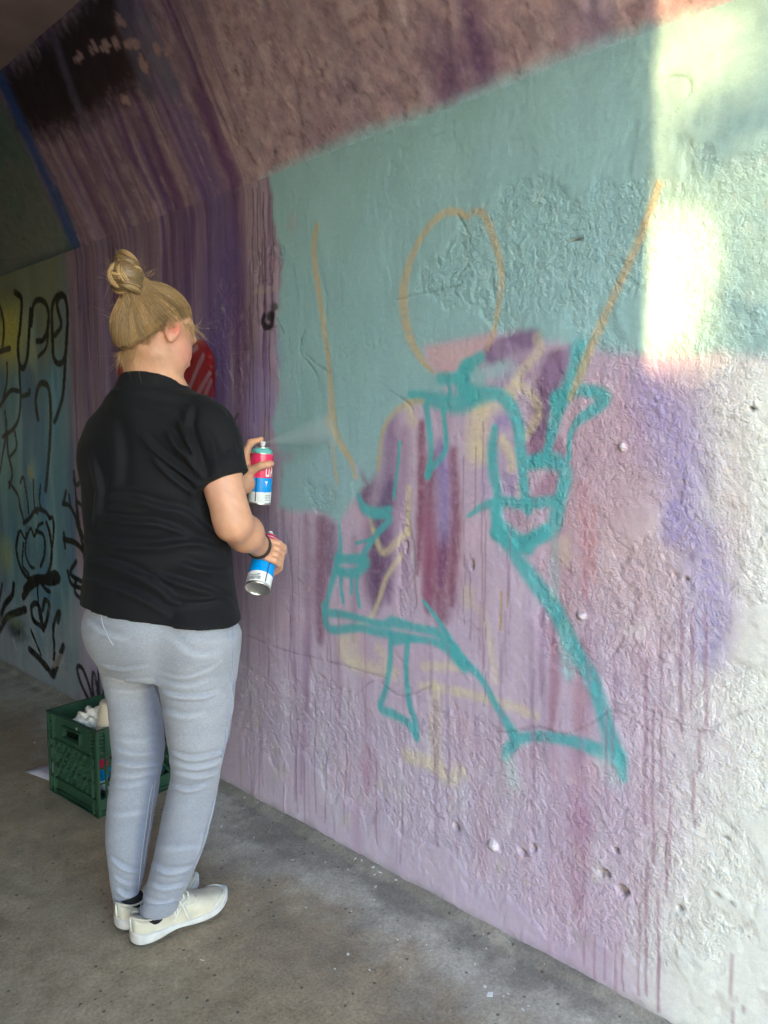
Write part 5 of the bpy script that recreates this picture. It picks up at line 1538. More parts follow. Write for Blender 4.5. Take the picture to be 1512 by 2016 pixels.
    band("outsole", [(.97, lambda i: spring[i] * .9 + waist[i] + .0), (1.03, lambda i: spring[i] * .9 + waist[i] + .003), (1.0, lambda i: spring[i] * .9 + waist[i] + .007)], m_outsole, up_)
    # toe cap welt
    def skin_pt(s, tt, lift=.001):
        w = np.interp(s, ss, wo) * .95; z0 = np.interp(s, ss, spring) + np.interp(s, ss, th) * .75; tp = np.interp(s, us, top)
        ang = tt * math.pi / 2
        return W(s, np.interp(s, ss, mid) + (w + lift) * math.copysign(abs(math.sin(ang)) ** .75, tt), z0 + (tp - z0) * max(0, math.cos(ang)) ** .72 + lift)
    mb = MB(); mb.tube([skin_pt(.955 - .20 * tt * tt, .86 * tt) for tt in np.linspace(-1, 1, 15)], .0016, 6); mb.build("toe_welt", m_lace, up_, True)
    mb = MB(); mb.tube([skin_pt(.52 - .14 * k, .42 + .50 * k) for k in np.linspace(0, 1, 8)], .0010, 5); mb.build("side_seam", m_lace, up_, True)
    # tongue, facing, laces
    if tie:
        for j, s in enumerate((.40, .45, .50, .55)):
            zt = np.interp(s, us, top) + .0015
            mb = MB(); mb.tube([W(s, .021, zt - .008), W(s + .008, .010, zt + .002), W(s, 0, zt + .004), W(s + .008, -.010, zt + .002), W(s, -.021, zt - .008)], .0022, 6); mb.build("lace", m_lace, up_, True)
        s = .40; zt = np.interp(s, us, top) + .006
        mb = MB(); mb.tube([W(s, .006, zt), W(s - .01, .018, zt + .006), W(s - .03, .034, zt - .010), W(s - .02, .041, zt - .034), W(s + .01, .037, zt - .030), W(s + .01, .022, zt - .004), W(s, .006, zt)], .0024, 6); mb.build("lace", m_lace, up_, True)
        mb = MB(); mb.tube([W(s, .004, zt), W(s + .03, .022, zt + .002), W(s + .07, .036, zt - .024), W(s + .10, .0425, zt - .050), W(s + .115, .0435, zt - .058)], .0022, 6); mb.build("lace", m_lace, up_, True)
        mb = MB(); mb.tube([W(s, .002, zt), W(s - .02, -.02, zt + .006), W(s - .01, -.036, zt - .016), W(s + .02, -.03, zt - .012), W(s, -.004, zt)], .0024, 6); mb.build("lace", m_lace, up_, True)
        # facing edge
        for sg in (1, -1):
            mb = MB(); mb.tube([skin_pt(.385, .42 * sg), skin_pt(.44, .55 * sg), skin_pt(.52, .62 * sg), skin_pt(.585, .58 * sg), skin_pt(.62, .40 * sg), skin_pt(.63, .12 * sg)], .0012, 5); mb.build("facing_seam", m_lace, up_, True)
            for q in (.43, .485, .54):
                mb = MB(); c_ = skin_pt(q, .38 * sg, .0); mb.tube([c_, c_ + UP * .003 + r * .002 * sg], .0028, 8); mb.build("eyelet", m_lace, up_, True)
    mb = MB(); mb.tube([W(.018, 0, .036), W(.010, 0, .05), W(.013, 0, .072)], .0022, 6); mb.build("heel_strip", m_lace, up_, True)
    # topline binding
    bind = [W(s, np.interp(s, ss, wo) * .70 * 1 + np.interp(s, ss, mid), np.interp(s, us, top) + .001) for s in np.linspace(.37, .04, 10)] + [W(.012, 0, .074)] + [W(s, -np.interp(s, ss, wo) * .70 + np.interp(s, ss, mid), np.interp(s, us, top) + .001) for s in np.linspace(.04, .37, 10)]
    mb = MB(); mb.tube(bind, .0026, 6); mb.build("binding", m_canvas, up_, True)
    return W
shoeR_h, shoeR_t = on_floor(256, 1862), on_floor(449, 1778)
shoeL_h, shoeL_t = on_floor(228, 1834), on_floor(388, 1748)
WR = shoe(shoeR_h, shoeR_t, 1, True)
WL = shoe(shoeL_h, shoeL_t, -1, False)
for Wf, lv in ((WR, LR), (WL, LL)):
    anc = A((lv[1][-1], lv[2][-1], lv[0][-1]))
    mb = MB()
    prof = [(Wf(.24, 0, .035), .028), (Wf(.22, 0, .055), .0300), (anc * .5 + Wf(.2, 0, .1) * .5, .0315), (anc + UP * .03, .031)]
    mb.tube([p for p, _ in prof], [q for _, q in prof], 20)
    o = mb.build("sock", m_sock, person, True)
    md = o.modifiers.new("round", 'SUBSURF'); md.levels = md.render_levels = 2

# ---------------------------------------------------------------- bracelet
m_band = simple_mat("dark_braided_band", (.03, .022, .018), .6, 0, .4, .5, 90, ((200, .6),))
wd = (wrR - elR) / np.linalg.norm(wrR - elR)
b1 = np.cross(wd, UP); b1 /= np.linalg.norm(b1); b2 = np.cross(b1, wd)
wc = elR + (wrR - elR) * .90
ring = []
for k in range(48):
    a_ = 2 * math.pi * k / 48
    dirn = b1 * math.cos(a_) + b2 * math.sin(a_)
    h, nn, i, dist = body_bvh.ray_cast(Vector(wc + dirn * .09 - wd * .004 * math.sin(a_)), Vector(-dirn))
    rad = (np.linalg.norm(A(h) - wc) if h is not None else .03)
    ring.append(rad)
ring = np.minimum(np.array(ring), .040)
vs, fs = [], []
for k in range(48):
    a_ = 2 * math.pi * k / 48
    dirn = b1 * math.cos(a_) + b2 * math.sin(a_); rr_ = ring[k]
    for (dr, dz) in ((.0005, -.007), (.0035, -.0062), (.0042, 0), (.0035, .0062), (.0005, .007)):
        vs.append(wc + dirn * (rr_ + dr) + wd * (dz - .006 * math.sin(a_)))
for k in range(48):
    for j in range(4):
        fs.append((k*5+j, ((k+1) % 48)*5+j, ((k+1) % 48)*5+j+1, k*5+j+1))
mesh_obj("bracelet", vs, fs, m_band, person, True)

# ---------------------------------------------------------------- hair
def hair_mat(name, dark, light):
    m, nt, b = new_mat(name)
    at_ = nt.nodes.new("ShaderNodeAttribute"); at_.attribute_name = "paint"
    nt.links.new(at_.outputs["Color"], b.inputs["Base Color"])
    b.inputs["Roughness"].default_value = .45; b.inputs["Specular IOR Level"].default_value = .5
    return m
m_hair = hair_mat("fair_hair", None, None)
rsh = np.random.RandomState(5)
bunC = A(at(249, 543, 1.80))
capC, capR = H_(-.008, 0, .022), A((.0975, .0785, .0860))
bun_dir = HM @ (bunC - capC); bun_dir /= np.linalg.norm(bun_dir)
def hairline(f):
    return .028 + min(1.9 * f, .5 * f)
HC = Field(capC - .18, capC + .18, .0038)
HC.ell(capC, HM, capR - .002, .0)
HC.cone(H_(-.048, .020, -.020), H_(-.032, .016, -.075), .040, .034, .04)
HC.cone(H_(-.048, -.020, -.020), H_(-.032, -.016, -.075), .040, .034, .04)
sl, X_, Y_, Z_ = HC.box(capC - .2, capC + .2)
f_ = (X_ - headC[0]) * hF[0] + (Y_ - headC[1]) * hF[1] + (Z_ - headC[2]) * hF[2]
u_ = (X_ - headC[0]) * hU[0] + (Y_ - headC[1]) * hU[1] + (Z_ - headC[2]) * hU[2]
HC.F[sl] = np.maximum(HC.F[sl], np.minimum((.050 + 1.9 * f_ - u_) * .47, (.046 + .5 * f_ - u_) * .89))
HC.plane_cut(H_(.070, 0, .06), hF * .9 - hU * .42, capC - .17, capC + .17)
HC.cone(bunC - (bunC - capC) * .38, bunC, .030, .026, .02)
V, Q = HC.mesh(); V = relax(V, Q, 2)
cap_bvh = bvh_of(V, Q)
def cap_pt(d, lift=0):
    """point on the hair cap in direction d (head frame)"""
    q = d / np.linalg.norm(d)
    w = hF * q[0] + hR * q[1] + hU * q[2]
    h, nn, i, ds = cap_bvh.ray_cast(Vector(capC + w * .30), Vector(-w))
    rad = 1 / math.sqrt(((q / capR) ** 2).sum())
    r0 = np.linalg.norm(A(h) - capC) if h is not None else 0
    h2, nn, i, ds = body_bvh.ray_cast(Vector(capC + w * .125), Vector(-w))
    if h2 is not None: r0 = max(r0, min(.118, np.linalg.norm(A(h2) - capC) + .001))
    if r0 == 0: r0 = rad
    r0 = min(max(r0, rad - .012), .130)
    return capC + w * (r0 + lift)
hcol = np.tile(A((.22, .135, .058)), (len(V), 1)) * (1 + .1 * rsh.normal(size=(len(V), 1)))
hair = mesh_obj("hair", V, Q, m_hair, person, True, np.clip(hcol, 0, 1))
hair["label"] = "fair hair combed up into a messy bun"
def strands(name, paths, radii, cols, par, n=3):
    vs, fs, cs = [], [], []
    base = 0
    for pth, r_, c_ in zip(paths, radii, cols):
        P_ = np.array(pth); m = len(P_)
        T_ = np.gradient(P_, axis=0); T_ /= np.linalg.norm(T_, axis=1)[:, None] + 1e-9
        u = np.cross(T_, A((.3, .5, .8))); u /= np.linalg.norm(u, axis=1)[:, None] + 1e-9
        w = np.cross(T_, u)
        rr = r_ * np.interp(np.linspace(0, 1, m), [0, .12, .85, 1], [.15, 1, 1, .25])[:, None]
        for k in range(n):
            a_ = 2 * math.pi * k / n
            vs.append(P_ + (u * math.cos(a_) + w * math.sin(a_)) * rr)
        cs.append(np.tile(c_, (n * m, 1)))
        for k in range(n):
            k2 = (k + 1) % n
            i = np.arange(m - 1)
            fs.append(np.stack([base + k*m + i, base + k*m + i + 1, base + k2*m + i + 1, base + k2*m + i], 1))
        base += n * m
    return mesh_obj(name, np.concatenate(vs), np.concatenate(fs), m_hair, par, True, np.clip(np.concatenate(cs), 0, 1))
def hair_col(k=1.0):
    t = rsh.uniform(.1, .9)
    return (A((.21, .118, .050)) * (1 - t) + A((.64, .42, .20)) * t) * k
paths, radii, cols = [], [], []
for i in range(8000):
    # from the hairline up over the skull to the bun
    phi = rsh.uniform(-math.pi, math.pi)
    f0 = math.cos(phi) * .090; r0 = math.sin(phi) * .078
    u0 = hairline(f0) + .006 * math.sin(phi * 11) + .038 * rsh.rand() ** 1.6
    if f0 > .03: u0 += .012
    d0 = A((f0 + .014, r0, u0 - .026)); d0 /= np.linalg.norm(d0)
    s_ = rsh.uniform(.0, .75) if rsh.rand() < .45 else 0
    d1 = bun_dir + rsh.normal(size=3) * .10
    d1 /= np.linalg.norm(d1)
    om = math.acos(np.clip(d0 @ d1, -1, 1))
    lift = rsh.uniform(-.0005, .0022) + .0016 * math.sin(phi * 7 + 2 * math.sin(phi * 17))
    pth = []
    wob = rsh.normal(size=3) * .010
    for t_ in np.linspace(s_, 1, 10):
        d = (math.sin((1 - t_) * om) * d0 + math.sin(t_ * om) * d1) / max(1e-5, math.sin(om))
        d = d + wob * math.sin(t_ * math.pi)
        pth.append(cap_pt(d, (lift if t_ > .12 else .0) + .003 * math.sin(math.pi * t_)))
    paths.append(pth); radii.append(rsh.uniform(.00022, .00045)); cols.append(hair_col(rsh.uniform(.8, 1.1) * (1 + .22 * math.sin(phi * 13 + 1.3 * math.sin(phi * 29)))))
strands("combed_strands", paths, radii, cols, hair)
# bun: thick soft locks coiled about a core
paths, radii, cols = [], [], []
bu = bunC - capC; bu /= np.linalg.norm(bu)
def orth(v):
    e = np.cross(v, A((.31, .72, .41))); e /= np.linalg.norm(e); return e, np.cross(v, e)
LOCK = [((.1, .2, 1), 0.3, 4.6, .030, -.016, .85), ((-.1, .1, 1), 2.5, 4.4, .031, .004, 1.1), ((.2, -.1, 1), 4.4, 4.6, .028, .020, .95), ((.9, .3, .4), 0.2, 3.6, .030, .006, 1.2), ((-.3, .9, .5), 1.6, 3.6, .031, -.004, 1.15),
        ((.5, -.8, .5), 3.0, 3.4, .030, .004, .9), ((-.8, -.4, .6), 5.0, 3.6, .029, .008, 1.25), ((.3, .5, -.9), 0.9, 3.8, .033, .010, 1.05), ((-.6, .5, .7), 4.0, 3.4, .032, -.010, .8), ((.7, .6, .1), 2.2, 3.2, .031, -.012, 1.0), ((0, -1, .2), 5.6, 3.4, .031, .008, 1.15)]
for ax, a0, span, R0, off, kk in LOCK:
    ax = A(ax) / np.linalg.norm(ax); e1, e2 = orth(ax); R0 = R0 - .0055
    lw = .0165
    def lock_pt(t, r_, th, tw):
        a_ = a0 + span * t
        rad = e1 * math.cos(a_) + e2 * math.sin(a_)
        sq = max(.15, math.sin(math.pi * min(.97, max(.03, t))) ** .5)
        p = bunC + ax * off * (1 + .5 * math.sin(3 * t)) + rad * (R0 + r_ * .55 * sq * math.cos(th + tw * t)) + ax * r_ * 1.25 * sq * math.sin(th + tw * t)
        p[2] = bunC[2] + (p[2] - bunC[2]) * 1.03
        return p
    tw = rsh.uniform(-1.2, 1.2)
    for j in range(130):
        r_ = lw * (1 - .25 * rsh.rand() ** 2); th = rsh.uniform(0, 6.28)
        pth = [lock_pt(t_, r_, th, tw) for t_ in np.linspace(.0, 1, 15)]
        paths.append(pth); radii.append(rsh.uniform(.0006, .0011)); cols.append(hair_col(kk * rsh.uniform(.8, 1.15)))
    paths.append([lock_pt(t_, 0, 0, 0) for t_ in np.linspace(.02, .98, 15)]); radii.append(.0125); cols.append(A((.20, .12, .052)) * kk)
bun = strands("hair_bun", paths, radii, cols, hair, 4)
BC = Field(bunC - .07, bunC + .07, .004); BC.ell(bunC, np.eye(3), (.038, .038, .041))
V, Q = BC.mesh(); mesh_obj("bun_core", V, Q, m_hair, hair, True, A((.19, .115, .052)) * (1 + .35 * np.sin(V[:, 2:3] * 900 + 8 * np.sin(V[:, 0:1] * 120)) ))
# loose wisps at the nape, temple and crown
paths, radii, cols = [], [], []
for i in range(520):
    k = rsh.rand()
    if k < .5:       # nape
        f0 = rsh.uniform(-.088, -.03)
        p0 = cap_pt(A((f0 + .014, rsh.uniform(-.04, .06), hairline(f0) - .026 + .01)), .0); v0 = -UP * 1.0 + hf * rsh.uniform(-.5, .5) + hR * rsh.normal() * .3; ln = rsh.uniform(.015, .05)
    elif k < .65:    # beside the ear
        f0 = rsh.uniform(.0, .06)
        p0 = cap_pt(A((f0 + .014, .078, hairline(f0) - .026)), .001); v0 = -UP * 1 + hf * rsh.uniform(-.2, .7) + hR * .25; ln = rsh.uniform(.02, .05)
    elif k < .85:    # over the crown
        q = bun_dir + rsh.normal(size=3) * .8; p0 = cap_pt(q, .003); v0 = (p0 - capC) / .1 * .6 + (bunC - p0) / .1 + rsh.normal(size=3) * .5; ln = rsh.uniform(.012, .03)
    else:            # from the bun
        w = rsh.normal(size=3); w /= np.linalg.norm(w); p0 = bunC + w * .042; v0 = w + UP * .6 + rsh.normal(size=3) * .6; ln = rsh.uniform(.012, .032)
    v0 = v0 / np.linalg.norm(v0); cv = rsh.normal(size=3) * .8
    pth = [p0 + v0 * ln * t_ + cv * ln * t_ * t_ * .6 for t_ in np.linspace(0, 1, 8)]
    paths.append(pth); radii.append(rsh.uniform(.00014, .00030)); cols.append(hair_col(1.15))
strands("loose_wisps", paths, radii, cols, hair)["kind"] = "stuff"

# ================================================================== SPRAY CANS
m_white = simple_mat("label_white", (.78, .80, .80), .28, 0, .5, .04, 30)
m_blue = simple_mat("label_blue", (.0, .30, .80), .25, 0, .5, .05, 30)
m_pink = simple_mat("label_pink", (.78, .035, .13), .25, 0, .5, .05, 30)
m_stripe = simple_mat("label_dark", (.035, .04, .05), .35, 0, .5, .05, 30)
m_tin = simple_mat("bare_tin", (.78, .75, .69), .32, 1.0, .5, .10, 20)
m_tealcap = simple_mat("teal_collar", (.16, .50, .47), .4, 0, .5, .06, 20)
m_nozzle = simple_mat("pale_nozzle", (.75, .76, .76), .35, 0, .5, .05, 20)
m_ink = simple_mat("label_ink", (.05, .05, .06), .5, 0, .4, .05, 30)

def can_frame(b, ax, cam_dir):
    z = Vector(ax).normalized()
    x = Vector(cam_dir); x = (x - z * x.dot(z)).normalized()
    y = z.cross(x)
    M = Matrix((x, y, z)).transposed().to_4x4()
    return Matrix.Translation(Vector(b)) @ M

def spray_can(label, b, ax, cam_dir, collar, stripe=-21, letters=None, tri=None, code=None, group=None, simple=False):
    M = can_frame(b, ax, cam_dir)
    Rr, Hh = CAN_R, CAN_H
    root = empty("spray_can", tuple(b))
    tag(root, label, "spray can", group or "spray paint cans")
    n = 48
    def band(name, prof, mat):
        mb = MB(); mb.lathe(prof, n, M); return mb.build(name, mat, root, True)
    h1, h2 = .24 * Hh, .53 * Hh
    band("white_band", [(Rr, .003), (Rr, h1 * .5), (Rr, h1)], m_white)
    band("blue_band", [(Rr, h1), (Rr, (h1 + h2) / 2), (Rr, h2)], m_blue)
    band("pink_band", [(Rr, h2), (Rr, (h2 + Hh) / 2), (Rr, Hh), (Rr * .985, Hh + .002)], m_pink)
    # rims and hollow base
    band("base_rim", [(Rr * .93, .001), (Rr * .96, -.0028), (Rr * 1.01, -.0028), (Rr * 1.03, -.0005), (Rr * 1.02, .0026), (Rr, .0032)], m_tin)
    band("base", [(.0004, .0105), (Rr * .3, .0098), (Rr * .6, .0078), (Rr * .8, .0045), (Rr * .93, .001)], m_tin)
    band("shoulder_rim", [(Rr * .985, Hh + .001), (Rr * 1.005, Hh + .0025), (Rr * .98, Hh + .0045), (Rr * .93, Hh + .004)], m_tin)
    band("collar", [(Rr * .93, Hh + .0038), (Rr * .90, Hh + .009), (Rr * .78, Hh + .0145), (Rr * .62, Hh + .018)], collar)
    band("valve_cup", [(Rr * .62, Hh + .017), (Rr * .63, Hh + .0205), (Rr * .56, Hh + .0215), (Rr * .50, Hh + .0185), (Rr * .22, Hh + .019), (Rr * .2, Hh + .024)], m_tin)
    nz = band("nozzle", [(.0066, Hh + .019), (.0066, Hh + .0255), (.0072, Hh + .026), (.0072, Hh + .034), (.0060, Hh + .0365), (.0004, Hh + .0368)], m_nozzle)
    if not simple:
        def patch(name, poly, mat, lift=.0004):
            """flat print wrapped on the can: polygon of (angle deg, height)"""
            mb = MB(); cs = []
            m = len(poly)
            pts = []
            for i in range(m):
                a0, h0 = poly[i]; a1, h1_ = poly[(i + 1) % m]
                k = max(1, int(abs(a1 - a0) / 6))
                for j in range(k):
                    pts.append((a0 + (a1 - a0) * j / k, h0 + (h1_ - h0) * j / k))
            vs = [M @ Vector(((Rr + lift) * math.cos(R(a)), (Rr + lift) * math.sin(R(a)), h)) for a, h in pts]
            mb.add(vs, [tuple(range(len(vs)))])
            return mb.build(name, mat, root, False)
        q = lambda a0, a1, h0, h1_: [(a0, h0), (a1, h0), (a1, h1_), (a0, h1_)]
        patch("seam_stripe", q(stripe - 2.6, stripe + 2.6, .05 * Hh, .53 * Hh), m_stripe)
        if letters:
            for poly in letters:
                patch("letter", [(a, h * Hh) for a, h in poly], m_white)
        if tri:
            patch("triangle_mark", [(a, h * Hh) for a, h in tri], m_white)
            patch("triangle_mark", [(tri[0][0] + 6, (tri[2][1] + .01) * Hh), (tri[1][0] - 6, (tri[2][1] + .01) * Hh), (tri[2][0], (tri[2][1] - .04) * Hh)], m_white, .0006)
        if code:
            a0, a1, h0, h1_ = code
            rsx = random.Random(4)
            a = a0
            while a < a1:
                w = rsx.choice((.8, 1.2, 2.0))
                patch("barcode_bar", q(a, min(a + w, a1), h0 * Hh, h1_ * Hh), m_ink); a += w + rsx.choice((.9, 1.3, 1.9))
            patch("print_line", q(a0 + 8, a1 - 2, (h1_ + .035) * Hh, (h1_ + .048) * Hh), m_ink)
            patch("print_line", q(a0 + 14, a1 - 10, (h1_ + .015) * Hh, (h1_ + .023) * Hh), m_ink)
        else:
            for k in range(4):
                patch("print_line", q(26 + 3 * (k % 2), 62, (.075 + .032 * k) * Hh, (.083 + .032 * k) * Hh), m_ink)
    return root
camd = lambda b: Vector((0, 0, CAM_H)) - Vector(b)
# letters: U and the start of an A
LU = [(24, .745), (29, .745), (29, .60), (40, .60), (40, .745), (45, .745), (45, .575), (41, .555), (28, .555), (24, .575)]
LA = [(50, .555), (55, .555), (57, .62), (66, .62), (68, .555), (74, .555), (66, .745), (58, .745)]
spray_can("upright spray can in the raised hand, teal collar, pink over blue label", canA_b, canA_ax, camd(canA_b), m_tealcap, -21, [LU, LA], [(22, .465), (38, .465), (30, .375)])
spray_can("tilted spray can in the lowered hand, bare metal base turned to the viewer", canB_b, canB_ax, camd(canB_b) - Vector(canB_ax) * camd(canB_b).dot(Vector(canB_ax)), m_pink, 27, None, None, (-62, 2, .055, .125))

# ------------------------------------------------------------------ mist leaving the nozzle
noz = Vector(canA_b + canA_ax * (CAN_H + .031))
hit = Vector((WALL_X - .006, *on_wall(668, 842)))
dv = (hit - noz); Ln = dv.length; dv.normalize()
noz = noz + dv * .008; Ln -= .008
q = dv.to_track_quat('X', 'Z')
mb = MB(); prof = [(.003, 0)] + [(.003 + .060 * (t ** 1.0), Ln * t) for t in np.linspace(.1, .93, 8)]
nn_ = 24; vs, fs = [], []
for r_, x_ in prof:
    for k in range(nn_):
        a_ = 2 * math.pi * k / nn_; vs.append((x_, r_ * math.cos(a_), r_ * math.sin(a_)))
for i in range(len(prof) - 1):
    for k in range(nn_):
        fs.append((i*nn_+k, i*nn_+(k+1) % nn_, (i+1)*nn_+(k+1) % nn_, (i+1)*nn_+k))
fs.append(tuple(range(nn_ - 1, -1, -1))); fs.append(tuple((len(prof)-1)*nn_+k for k in range(nn_)))
mb.add(vs, fs)
m_mist = bpy.data.materials.new("paint_mist"); m_mist.use_nodes = True
nt = m_mist.node_tree
for n_ in list(nt.nodes): nt.nodes.remove(n_)
out = nt.nodes.new("ShaderNodeOutputMaterial"); pv = nt.nodes.new("ShaderNodeVolumePrincipled")
pv.inputs["Color"].default_value = (.86, .96, 1.0, 1); pv.inputs["Anisotropy"].default_value = .1
tc = nt.nodes.new("ShaderNodeTexCoord"); sx = nt.nodes.new("ShaderNodeSeparateXYZ"); nt.links.new(tc.outputs["Object"], sx.inputs[0])
def mth(op, a, b=None):
    x = nt.nodes.new("ShaderNodeMath"); x.operation = op
    for i, v in enumerate((a, b)):
        if v is None: continue
        if hasattr(v, 'links'): nt.links.new(v, x.inputs[i])
        else: x.inputs[i].default_value = v
    return x.outputs[0]
rad = mth('SQRT', mth('ADD', mth('POWER', sx.outputs["Y"], 2.0), mth('POWER', sx.outputs["Z"], 2.0)))
lim = mth('ADD', mth('MULTIPLY', sx.outputs["X"], .060 / Ln), .003)
fall = mth('MAXIMUM', mth('SUBTRACT', 1.0, mth('DIVIDE', rad, lim)), 0.0)
den = mth('DIVIDE', mth('MULTIPLY', mth('POWER', fall, .9), 2.3), mth('ADD', sx.outputs["X"], .05))
nt.links.new(den, pv.inputs["Density"]); nt.links.new(pv.outputs[0], out.inputs["Volume"])
mist = mb.build("spray_mist", m_mist, None, True)
mist.rotation_mode = 'QUATERNION'; mist.rotation_quaternion = q; mist.location = noz
tag(mist, "faint blue cone of paint mist between the nozzle and the wall", "mist", kind="stuff")

# ================================================================== CRATE
m_crate = simple_mat("green_plastic", (.026, .075, .044), .55, 0, .4, .35, 24, ((120, .15),))
m_crate_in = m_crate
cF, cL = on_floor(194, 1613), on_floor(98, 1556)
cy_ = (cL - cF); cy_.z = 0; CW = cy_.length; cy_.normalize()
cx_ = Vector((cy_.y, -cy_.x, 0))
CHT = .293
crate = empty("milk_crate", tuple(cF + cx_ * CW / 2 + cy_ * CW / 2))
tag(crate, "green plastic milk crate on the floor behind the person's legs", "crate")
def crate_panel(o, s, nrm, backed=True):
    """panel starting at o, running along s, facing nrm"""
    M = Matrix((s, nrm, Vector((0, 0, 1)))).transposed().to_4x4(); M = Matrix.Translation(o) @ M
    B = lambda mb, a0, h0, a1, h1, d0, d1: mb.box((a0, d0, h0), (a1, d1, h1), M)
    W_, T = CW, .003
    hs0, hs1, hz0, hz1 = W_/2 - .055, W_/2 + .055, .222, .258
    mb = MB()                           # recessed skin with a hand hole
    B(mb, .002, .004, W_ - .002, .055, -.014, -.011)
    B(mb, .002, .195, W_ - .002, hz0, -.014, -.011); B(mb, .002, hz0, hs0, hz1, -.014, -.011); B(mb, hs1, hz0, W_ - .002, hz1, -.014, -.011); B(mb, .002, hz1, W_ - .002, CHT - .001, -.014, -.011)
    p = mb.build("panel", m_crate, crate)
    mb = MB()                           # frame ribs
    for a in (0, .034, W_ - .037, W_ - .003):
        B(mb, a, .0, a + .003, CHT, -.0109, 0)
    for h, d in ((.0, 0), (.012, -.002), (.055, -.001), (.108, -.003), (.160, -.003), (.195, -.001), (CHT - .004, .002)):
        B(mb, .0031, h, W_ - .0031, h + .0035, -.0108, d)
    for h in np.arange(.205, CHT - .01, .0125):
        B(mb, .0032, h, .0338, h + .002, -.0107, -.001); B(mb, W_ - .0338, h, W_ - .0032, h + .002, -.0107, -.001)
    B(mb, hs0 - .004, hz0 - .003, hs1 + .004, hz0, -.0106, .001); B(mb, hs0 - .004, hz1, hs1 + .004, hz1 + .003, -.0106, .001); B(mb, hs0 - .004, hz0, hs0, hz1, -.0106, .001); B(mb, hs1, hz0, hs1 + .004, hz1, -.0106, .001)
    mb.build("ribs", m_crate, p)
    mb = MB()                           # diamond lattice
    n = 7; aw = (W_ - .080) / n; rows = 3; rh = (.192 - .062) / rows
    for r_ in range(rows):
        for c in range(n):
            a0, h0 = .040 + aw * c, .062 + rh * r_
            for (p0, p1) in (((a0, h0), (a0 + aw, h0 + rh)), ((a0, h0 + rh), (a0 + aw, h0))):
                d = Vector((p1[0] - p0[0], 0, p1[1] - p0[1])); L_ = d.length; d.normalize(); nn = Vector((-d.z, 0, d.x))
                w = .0042
                vs = []
                for t in (p0, p1):
                    c0 = Vector((t[0], 0, t[1]))
                    for sg, dp in ((-1, -.0115), (1, -.0115), (1, -.002 if (p0[1] < p1[1]) else -.004), (-1, -.0085)):
                        q_ = c0 + nn * w * sg; vs.append(M @ Vector((q_.x, dp, q_.z)))
                mb.add(vs, [(0, 1, 5, 4), (1, 2, 6, 5), (2, 3, 7, 6), (3, 0, 4, 7)])
    mb.build("lattice", m_crate, p)
    if backed: mb = MB(); B(mb, .036, .058, W_ - .036, .1945, -.0165, -.0145); mb.build("backing", m_crate, p)
    return p
Z0 = Vector((0, 0, .002)); cF0 = Vector((cF.x, cF.y, 0)) + Z0
crate_panel(cF0 + cy_ * CW, -cy_, -cx_)                       # face seen on the left
crate_panel(cF0, cx_, -cy_, False)                                   # face towards the legs
crate_panel(cF0 + cx_ * CW, cy_, cx_)
crate_panel(cF0 + cx_ * CW + cy_ * CW, -cx_, cy_)
Mc = Matrix((cx_, cy_, Vector((0, 0, 1)))).transposed().to_4x4(); Mc = Matrix.Translation(cF0) @ Mc
mb = MB()
for k in range(9):
    a = .016 + (CW - .036) * k / 8
    mb.box((a, .0155, .003), (a + .006, CW - .0155, .009), Mc); mb.box((.0155, a, .0095), (CW - .0155, a + .006, .012), Mc)
mb.build("base_grid", m_crate, crate)
# moulded number on the face towards the legs
fc = bpy.data.curves.new("crate_number", 'FONT'); fc.body = "0-376"; fc.size = .019
fo = bpy.data.objects.new("tmp_text", fc); COL.objects.link(fo)
bpy.context.view_layer.update()
me = bpy.data.meshes.new_from_object(fo.evaluated_get(bpy.context.evaluated_depsgraph_get()))
bpy.data.objects.remove(fo)
num = bpy.data.objects.new("number_print", me); COL.objects.link(num); me.materials.append(m_white)
Mn = Matrix((cx_, Vector((0, 0, 1)), -cy_)).transposed().to_4x4()
me.transform(Matrix.Translation(cF0 + cx_ * .150 + Vector((0, 0, .028)) - cy_ * -.0105 - cy_ * .0) @ Mn)
parent(num, crate)

def C_(a, b, z): return Mc @ Vector((a, b, z))
# what is in it
m_paper = simple_mat("white_tissue", (.74, .73, .70), .9, 0, .2, .06, 30, ((120, .3),))
m_roll = simple_mat("paper_roll", (.70, .62, .50), .9, 0, .2, .08, 40, ((200, .3),))
m_bag = simple_mat("black_cloth", (.02, .017, .019), .8, 0, .3, .4, 20, ((60, .5),))
ax = (Vector((.15, -.08, 1))).normalized()
Mr = Matrix.Translation(C_(.088, .068, .200)) @ ax.to_track_quat('Z', 'Y').to_matrix().to_4x4()
mb = MB(); mb.lathe([(.020, 0), (.050, 0), (.052, .004), (.052, .150), (.049, .155), (.022, .156), (.020, .154), (.020, 0)], 36, Mr)
tag(mb.build("paper_roll", m_roll, None, True), "beige roll of paper towel standing in the green crate", "paper roll")
def crumple(name, c, rad, mat, seed, sq=(1, 1, 1), amp=.5):
    bm = bmesh.new(); bmesh.ops.create_icosphere(bm, subdivisions=4, radius=1)
    for v in bm.verts:
        p = v.co.copy()
        n = float(pnoise(p.x * 2.2 + p.z * 1.7, p.y * 2.2 + seed, seed)) + .5 * abs(float(pnoise(p.x * 5 + seed, p.z * 5 + p.y * 4, seed + 3)))
        v.co = Vector((p.x * sq[0], p.y * sq[1], p.z * sq[2])) * rad * (1 + amp * n) + Vector(c)
    me = bpy.data.meshes.new(name); bm.to_mesh(me); bm.free(); me.materials.append(mat)
    me.polygons.foreach_set('use_smooth', np.ones(len(me.polygons), dtype=bool))
    o = bpy.data.objects.new(name, me); COL.objects.link(o); return o
